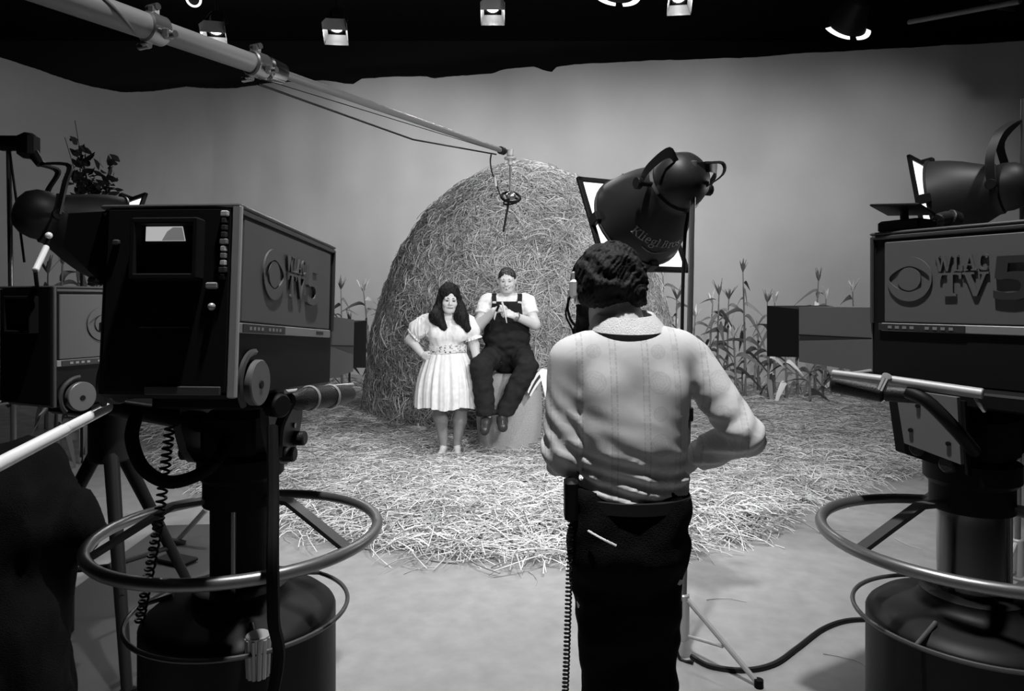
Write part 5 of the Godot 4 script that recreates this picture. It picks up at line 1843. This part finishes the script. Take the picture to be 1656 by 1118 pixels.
	part("earphone_wire", Geo.new().tube(curve([Vector3(-0.14, 1.565, -0.07), Vector3(-0.152, 1.51, -0.08), Vector3(-0.13, 1.46, -0.09), Vector3(-0.128, 1.41, -0.09), Vector3(-0.14, 1.36, -0.1)], 6), 0.003, 6), M.cord, h)
	# ---- the coiled cord from his belt to the floor
	var c := thing("coiled_cord", "black coiled intercom cord hanging from the man's belt to the floor", "cord", Vector3(0.309, 0, -1.9))
	part("belt_pack", Geo.new().box(Vector3(-0.152, 1.02, 0.05), Vector3(0.035, 0.11, 0.06), 0.008), M.black, c)
	var a0 := Vector3(-0.152, 0.97, 0.06)
	var a1 := Vector3(-0.165, 0.6, 0.07)
	var a2 := Vector3(-0.19, 0.012, 0.09)
	part("coil", Geo.new().tube(helix(a0, a1, 0.0075, 34.0, 9), 0.0028, 5), M.cord, c)
	part("coil", Geo.new().tube(helix(a1, a2, 0.0075, 56.0, 9), 0.0028, 5), M.cord, c)
	part("tail", Geo.new().tube(curve([a2, Vector3(-0.22, 0.008, 0.2), Vector3(-0.5, 0.008, 0.7)], 6), 0.004, 6), M.cord, c)
	# ---- his script
	var p := thing("script_pages", "white sheets of script in the hand of the man in patterned shirt", "paper", Vector3(0.309, 0, -1.9))
	for k in 3:
		var rows := []
		for j in 6:
			var r := []
			for i in 5:
				var u := i / 4.0
				var v := j / 5.0
				r.append(Vector3(-0.222 + 0.13 * u + 0.03 * v + 0.004 * k, 1.325 - 0.13 * v - 0.02 * u + 0.003 * k, -0.345 + 0.1 * v + 0.015 * sin(u * PI) - 0.003 * k))
			rows.append(r)
		part("sheet", Geo.new().sheet(rows, Vector3(0, 0.0004, 0.0008)), M.paper, p)

# faint dyed stripes and round medallions on a pale ground
func shirt_print() -> Image:
	var n := 640
	var im := Image.create(n, n, false, Image.FORMAT_RGB8)
	var nz := FastNoiseLite.new()
	nz.seed = 5
	nz.frequency = 0.05
	for j in n:
		for i in n:
			var x := 0.9 * i / n - 0.45
			var y := 1.6 - 0.9 * j / n
			var b := 0.60 + 0.02 * nz.get_noise_2d(i, j)
			# dotted double stripes
			var sx := fposmod(x - 0.035, 0.085)
			for c in [0.0, 0.016]:
				if absf(sx - c) < 0.0022 and fposmod(y, 0.012) < 0.0095:
					b -= 0.13
			# small sprigs between the stripes
			var uu := fposmod(x - 0.035 - 0.05, 0.085) - 0.0425
			var vv := fposmod(y + floorf((x - 0.085) / 0.085) * 0.02, 0.05) - 0.025
			if uu * uu + vv * vv * 0.6 < 0.00005:
				b -= 0.07
			# medallion columns
			var mx := fposmod(x - 0.08 + 0.085, 0.17) - 0.085
			var my := fposmod(y - 1.335 + 0.04, 0.08) - 0.04
			var r := Vector2(mx, my).length()
			var big := 0.026 if fposmod(floorf((y - 1.335 + 0.04) / 0.08), 2.0) < 1.0 else 0.016
			if r < big:
				b -= 0.05 + 0.035 * sin(r * 700.0 + 2.0 * sin(atan2(my, mx) * 6.0)) + 0.03 * nz.get_noise_2d(i * 4.0, j * 4.0)
			elif r < big + 0.004:
				b -= 0.075
			im.set_pixel(i, j, Color(b, b, b).linear_to_srgb())
	return im


# ---------------------------------------------------------------- seat, plants, oddments
func barrel_and_cloth() -> void:
	var t := thing("burlap_covered_keg", "pale cloth-covered keg used as a seat in the straw", "seat", Vector3(-0.03, 0.0, -7.12))
	var rings := []
	for k in 24:
		var f := k / 23.0
		var y := lerpf(0.03, 0.80, f)
		var r := PackedVector3Array()
		for i in 64:
			var a := TAU * i / 64
			var rad := 0.305 + 0.035 * sin(f * PI) - (0.05 * pow(maxf(0.0, f - 0.86) / 0.14, 2.0)) + 0.006 * sin(a * 9.0 + f * 3.0) * (1.0 - f) + 0.004 * sin(a * 4.0 - f * 5.0)
			r.append(Vector3(cos(a) * rad, y + (0.02 * f * f if f > 0.9 else 0.0), sin(a) * rad))
		rings.append(r)
	var bm := mat(0.4, 0.9)
	tri_tex(bm, noise_tex(0.05, 0.34, 0.52, 91, 512, 5), 2.0)
	bm.normal_enabled = true
	bm.normal_texture = noise_tex(0.4, 0, 3.0, 92, 256, 1, true)
	part("cover", Geo.new().loft(rings), bm, t, -1.0)
	# striped blanket end lying over the edge of the seat
	var c := thing("striped_cloth", "small dark-striped cloth hanging over the edge of the seat", "cloth", Vector3(-0.03, 0.0, -7.12))
	var cA := Vector3(0.150, 0.896, -6.980) - c.position
	var cB := Vector3(0.342, 0.817, -6.840) - c.position
	var cC := Vector3(0.180, 0.620, -6.720) - c.position
	var cD := Vector3(0.109, 0.730, -6.800) - c.position
	for k in 7:
		var rows := []
		for j in 2:
			var r := []
			var v := (k + j) / 7.0
			for i in 7:
				var u := i / 6.0
				r.append(cD.lerp(cA, u).lerp(cC.lerp(cB, u), v) + Vector3(0, 0.02 * sin(u * PI), 0.03 * sin(v * PI)))
			rows.append(r)
		part("stripe", Geo.new().sheet(rows, Vector3(0.002, 0.004, 0.008)), M.white if k % 2 == 0 else M.figure_cloth, c)

func leaf_mesh(rng: RandomNumberGenerator, l: float, w: float, droop: float) -> ArrayMesh:
	var rows := []
	var tw := rng.randf_range(-1.3, 1.3)
	var tw0 := rng.randf_range(-1.0, 1.0)
	for k in 8:
		var s := k / 7.0
		var ww := w * (0.35 + 0.65 * sin(minf(1.0, s * 1.6 + 0.12) * PI * 0.5)) * (1.0 - pow(s, 3.0)) * 0.5 + 0.002
		var y := l * (0.75 * s - droop * s * s)
		var z := l * (0.15 + 0.75 * s) * s * 1.05
		var a := tw0 + tw * s
		var side := Vector3(cos(a), sin(a), 0)
		var c := Vector3(0, y, z)
		rows.append([c - side * ww + Vector3(0, 0.25 * ww, 0), c, c + side * ww + Vector3(0, 0.25 * ww + 0.004 * sin(s * 20.0), 0)])
	return Geo.new().sheet(rows, Vector3(0, 0.0025, 0.0015)).mesh(0.3)

func corn(base: Vector3, h: float, rng: RandomNumberGenerator, leaves: Array, label: String, group: String, pale: float) -> void:
	var t := thing("corn_stalk", label, "corn stalk", base, rng.randf() * TAU, group)
	var lean := Vector3(rng.randf_range(-0.05, 0.05), 0, rng.randf_range(-0.05, 0.05)) * h
	var pts := []
	var rad := []
	for k in 8:
		var s := k / 7.0
		pts.append(Vector3(lean.x * s * s, h * s, lean.z * s * s))
		rad.append(lerpf(0.024, 0.008, s))
	part("stem", Geo.new().tube(pts, rad, 7), M.corn_stem, t)
	var n := int(h * 8.0)
	var top := 0.93
	for k in n:
		var s := lerpf(0.12, top, (k + rng.randf() * 0.6) / n)
		var o := MeshInstance3D.new()
		o.name = "leaf"
		o.mesh = leaves[rng.randi() % leaves.size()]
		o.material_override = M.corn_pale if rng.randf() < pale else (M.corn if rng.randf() < 0.75 else M.corn_stem)
		var sc := rng.randf_range(0.7, 1.15) * (1.0 - 0.35 * s)
		o.transform = Transform3D((Basis(Vector3.UP, k * 2.6 + rng.randf() * 0.8) * Basis(Vector3.RIGHT, rng.randf_range(-0.25, 0.35))).scaled_local(Vector3.ONE * sc), Vector3(lean.x * s * s, h * s, lean.z * s * s))
		t.add_child(o, true)
	# tassel: upright plumes
	var g := Geo.new()
	var m := rng.randi_range(6, 9)
	for k in m:
		var a := TAU * k / m + rng.randf()
		var d := Vector3(cos(a), 0, sin(a))
		var l := rng.randf_range(0.14, 0.26)
		var out := rng.randf_range(0.12, 0.65)
		var rows := []
		for j in 5:
			var s := j / 4.0
			var c: Vector3 = pts[-1] + Vector3(0, -0.03 + l * (s - 0.3 * out * s * s), 0) + d * l * out * s
			var side := Vector3(-sin(a), 0.2, cos(a)) * (0.018 * sin(minf(1.0, s + 0.15) * PI) + 0.002)
			rows.append([c - side, c + d * 0.006, c + side])
		g.sheet(rows, Vector3(0.001, 0.002, 0.001))
	part("tassel", g, M.corn_pale if rng.randf() < pale * 6.0 else M.corn_stem, t, 0.3)

func plants() -> void:
	M.figure_cloth = mat(0.03, 0.8)
	M.paper = mat(0.8, 0.7)
	M.strip_pale = mat(0.45, 0.5)
	var rng := RandomNumberGenerator.new()
	rng.seed = 5
	var leaves := []
	for k in 7:
		leaves.append(leaf_mesh(rng, rng.randf_range(0.36, 0.62), rng.randf_range(0.08, 0.125), rng.randf_range(0.7, 1.7)))
	# right of the stack, row in front of the backdrop
	var right := [[1075, 432, 10.7], [1092, 470, 10.4], [1147, 478, 10.9], [1160, 462, 10.3], [1176, 470, 11.0], [1205, 425, 10.4], [1243, 474, 10.2], [1252, 476, 10.9], [1318, 440, 10.6], [1335, 470, 11.0], [1382, 458, 10.8], [1290, 520, 10.5], [1420, 470, 10.9], [1460, 480, 10.5], [1362, 540, 10.3], [1120, 500, 11.2], [1226, 520, 11.1], [1190, 530, 10.0], [1272, 560, 10.1], [1330, 570, 10.0], [1310, 585, 9.7], [1400, 580, 9.9]]
	for q in right:
		var x: float = (q[0] - 828.0) / 1120.0 * q[2]
		var top: float = 1.55 + (487.0 - q[1]) / 1120.0 * q[2] - 0.15
		corn(Vector3(x, 0.045, -q[2]), top, rng, leaves, ("tallest corn stalk, its plume above all others, before the backdrop" if q[1] == 425 else "corn stalk at the haystack's edge behind the scoop light's stand" if q[0] < 1130 else "corn stalk between the scoop light's stand and the black matte hood" if q[0] < 1260 else "corn stalk behind the grey lens cover of a television camera"), "corn stalks beside the haystack", 0.13)
	for q in [[598, 455, 11.6], [553, 450, 11.4], [520, 470, 11.8], [632, 450, 12.2], [565, 505, 12.0]]:
		var x: float = (q[0] - 828.0) / 1120.0 * q[2]
		corn(Vector3(x, 0.0, -q[2]), 1.55 + (487.0 - q[1]) / 1120.0 * q[2] - 0.15, rng, leaves, "dark corn stalk between the haystack and the nearest lens hood", "corn stalks left of the haystack", 0.1)
	for q in [[95, 405, 6.5], [140, 400, 7.0], [118, 420, 7.9], [158, 425, 7.6], [75, 425, 8.4]]:
		var x: float = (q[0] - 828.0) / 1120.0 * q[2]
		corn(Vector3(x, 0.0, -q[2]), 1.55 + (487.0 - q[1]) / 1120.0 * q[2] - 0.1, rng, leaves, "shadowed corn stalk behind the half hidden television camera", "corn stalks in the dark corner", 0.05)
	# a leafy prop sapling in the dark corner
	var foot := Vector3(-4.964, 1.601, -8.200)
	foot.y = 0.0
	var t := thing("prop_sapling", "dark leafy branches of a prop sapling standing before the grey backdrop", "tree", foot)
	var tops := [Vector3(-5.125, 3.388, -8.200) - foot, Vector3(-4.759, 3.153, -8.200) - foot, Vector3(-5.068, 2.927, -8.250) - foot, Vector3(-4.831, 2.758, -8.100) - foot]
	var g := Geo.new()
	g.cyl(Vector3.ZERO, Vector3(0, 2.2, 0), 0.035, 0.02, 8)
	for q in tops:
		g.tube(curve([Vector3(0, 2.1, 0), Vector3(0, 2.2, 0).lerp(q, 0.5) + Vector3(0.03, 0.05, 0), q], 4), 0.011, 5)
	g.tube([tops[0], tops[0] + Vector3(-0.05, 0.3, 0)], 0.004, 4)
	g.tube([tops[0] + Vector3(-0.05, -0.3, 0), tops[0] + Vector3(-0.17, 0.1, 0)], 0.004, 4)
	part("branches", g, mat(0.02, 0.8), t)
	g = Geo.new()
	for q in tops:
		for k in 90:
			var s := rng.randf_range(0.45, 1.0)
			var c: Vector3 = Vector3(0, 2.15, 0).lerp(q, s) + Vector3(rng.randf_range(-1, 1), rng.randf_range(-1, 1), rng.randf_range(-1, 1)) * 0.12 * (1.15 - 0.5 * s)
			g.x = Transform3D(Basis.from_euler(Vector3(rng.randf() * 3, rng.randf() * 6, rng.randf() * 3)).scaled_local(Vector3.ONE * rng.randf_range(0.7, 1.2)), c)
			g.sheet([[Vector3(-0.006, 0, 0), Vector3(0.006, 0, 0)], [Vector3(-0.035, 0.05, 0.01), Vector3(0.035, 0.05, 0.01)], [Vector3(-0.026, 0.085, 0.005), Vector3(0.026, 0.085, 0.005)], [Vector3(-0.003, 0.125, -0.01), Vector3(0.003, 0.125, -0.01)]], Vector3(0, 0, 0.002))
	part("foliage", g, mat(0.025, 0.7), t, 0.3).set_meta("kind", "stuff")

func oddments() -> void:
	# power cable across the floor
	var c := part("power_cable", Geo.new().tube(curve([Vector3(0.777, 0.010, -3.000), Vector3(0.839, 0.010, -2.918), Vector3(0.972, 0.010, -2.889), Vector3(1.112, 0.010, -2.938), Vector3(1.268, 0.010, -3.075), Vector3(1.456, 0.010, -3.248), Vector3(1.614, 0.010, -3.336), Vector3(1.752, 0.010, -3.343), Vector3(1.890, 0.010, -3.298)], 8), 0.011, 8), M.cord, self)
	tag(c, "black power cable snaking over the floor from the light stand to the camera pedestal", "cable")
	# dark deck of the tripod's dolly, with its levers and rails
	var t: Node3D = get_node("camera_tripod")
	var inv := t.transform.affine_inverse()
	var poly := PackedVector2Array()
	for q in [Vector3(-2.323, 0.060, -4.597), Vector3(-2.014, 0.060, -4.623), Vector3(-1.608, 0.060, -3.899), Vector3(-1.764, 0.060, -3.491), Vector3(-1.431, 0.060, -2.645), Vector3(-1.866, 0.060, -2.408), Vector3(-2.231, 0.060, -3.018), Vector3(-2.280, 0.060, -3.767)]:
		poly.append(Vector2(q.x, q.z))
	var g := Geo.new()
	g.x = inv * Transform3D(Basis(Vector3.RIGHT, PI / 2), Vector3.ZERO)
	g.prism(poly, -0.06, -0.035)
	part("dolly_deck", g, M.deck, t)
	for q in [Vector3(-2.026, 0.000, -4.556), Vector3(-1.916, 0.000, -3.832), Vector3(-1.591, 0.000, -2.903), Vector3(-2.225, 0.000, -3.083)]:
		part("caster", Geo.new().cyl(inv * (q + Vector3(-0.015, 0.0185, 0)), inv * (q + Vector3(0.015, 0.0185, 0)), 0.018, -1.0, 14), M.rubber, t)
	var st := Vector3(-2.002, 0.060, -4.246)
	part("foot_lever", Geo.new().tube([inv * st, inv * (st + Vector3(-0.06, 0.02, 0.02)), inv * (st + Vector3(-0.12, 0.02, 0.0))], 0.022, 8), M.black, t)
	part("lever_shaft", Geo.new().cyl(inv * (st + Vector3(-0.05, 0.02, 0)), inv * (st + Vector3(0.1, 0.19, -0.05)), 0.014, 0.018, 10), M.steel, t)
	part("lever_plate", Geo.new().box(inv * Vector3(-1.916, 0.075, -3.952), Vector3(0.22, 0.02, 0.12), 0.006), M.black, t)
	for q in [[Vector3(-1.748, 0.656, -2.600), Vector3(-1.712, 0.670, -2.700)], [Vector3(-1.663, 0.665, -2.400), Vector3(-1.667, 0.666, -2.600)], [Vector3(-1.571, 0.601, -2.400), Vector3(-1.598, 0.675, -2.700)], [Vector3(-1.577, 0.589, -2.300), Vector3(-1.597, 0.666, -2.600)]]:
		part("side_rail", Geo.new().cyl(inv * q[0], inv * q[1], 0.02, -1.0, 10), M.black, t)
	part("rail_post", Geo.new().cyl(inv * Vector3(-2.002, 0.060, -3.131), inv * Vector3(-1.675, 0.654, -2.620), 0.02), M.black, t)
	part("rail_post", Geo.new().cyl(inv * Vector3(-1.997, 0.060, -2.912), inv * Vector3(-1.664, 0.662, -2.420), 0.02), M.black, t)
	# black cover bunched over the platform frame
	var cv := thing("black_cover", "black cloth cover bunched over gear beside the near camera pedestal", "cover", Vector3(-1.52, 0.0, -2.25))
	var s := Sdf.new(Vector3(-0.6, -0.02, -0.5), Vector3(0.45, 1.3, 0.5), 0.022)
	s.bone(Vector3(-0.15, 0.1, 0), Vector3(-0.12, 0.8, 0), 0.2, 0.18, 0.1)
	s.bone(Vector3(-0.25, 0.95, 0.0), Vector3(-0.05, 0.98, -0.05), 0.14, 0.1, 0.1)
	s.bone(Vector3(-0.1, 0.9, 0.0), Vector3(0.14, 0.8, 0.0), 0.13, 0.07, 0.1)
	s.bone(Vector3(-0.1, 0.5, 0.1), Vector3(-0.05, 0.15, 0.1), 0.16, 0.16, 0.1)
	var nz := strands(3, 4.0)
	s.folds(func(q: Vector3) -> float: return 0.04 * nz.get_noise_3d(q.x * 1.5, q.y * 0.6, q.z * 1.5))
	s.cut(Vector3(0, 0.0, 0), Vector3.DOWN)
	part("cloth", s.into(Geo.new()), cloth(0.006, 99), cv, -1.0)
	# black flag added to cast a dark shape on the cyclorama's upper right
	var f := thing("added_shadow_flag", "added black cloth flag hung in a lamp's beam so that it shades the cyclorama's upper corner", "flag", Vector3(6.95, 5.85, -9.84))
	g = Geo.new()
	var fp := PackedVector2Array()
	for q in [[1612, 78], [1590, 98], [1562, 148], [1593, 152], [1588, 175], [1640, 180], [1650, 150], [1656, 78]]:
		fp.append(Vector2((q[0] - 1600.0) / 1120.0 * 5.2, -(q[1] - 140.0) / 1120.0 * 5.2))
	g.prism(fp, -0.01, 0.01)
	part("cloth", g, M.black_matt, f)
	part("hanging_rod", Geo.new().cyl(Vector3(0.15, 0.3, 0), Vector3(0.15, 8.5 - f.position.y, 0), 0.012), M.black, f)
	# grey conduit near the ceiling at right
	var cd := part("conduit", Geo.new().cyl(Vector3(5.159, 5.174, -9.000), Vector3(5.578, 4.841, -7.600), 0.03), mat(0.12, 0.6), self)
	tag(cd, "pale slanting pipe hung below the dark ceiling above the corn", "pipe")
	# a small white-flapped floor lamp in the dark corner
	var lp := thing("floor_lamp_flap", "small white lamp flap glimpsed behind the half hidden television camera", "lamp flap", Vector3(-4.143, 1.921, -6.600))
	g = Geo.new()
	g.prism(PackedVector2Array([Vector2(-0.05, 0), Vector2(0.055, 0), Vector2(-0.005, 0.075)]), -0.008, 0.008)
	part("flap", g, M.white, lp)
	part("bracket", Geo.new().box(Vector3(0.0, -0.02, -0.01), Vector3(0.12, 0.04, 0.05), 0.006).cyl(Vector3(0.03, -0.03, -0.02), Vector3(0.03, -lp.position.y, -0.02), 0.012), M.black, lp)
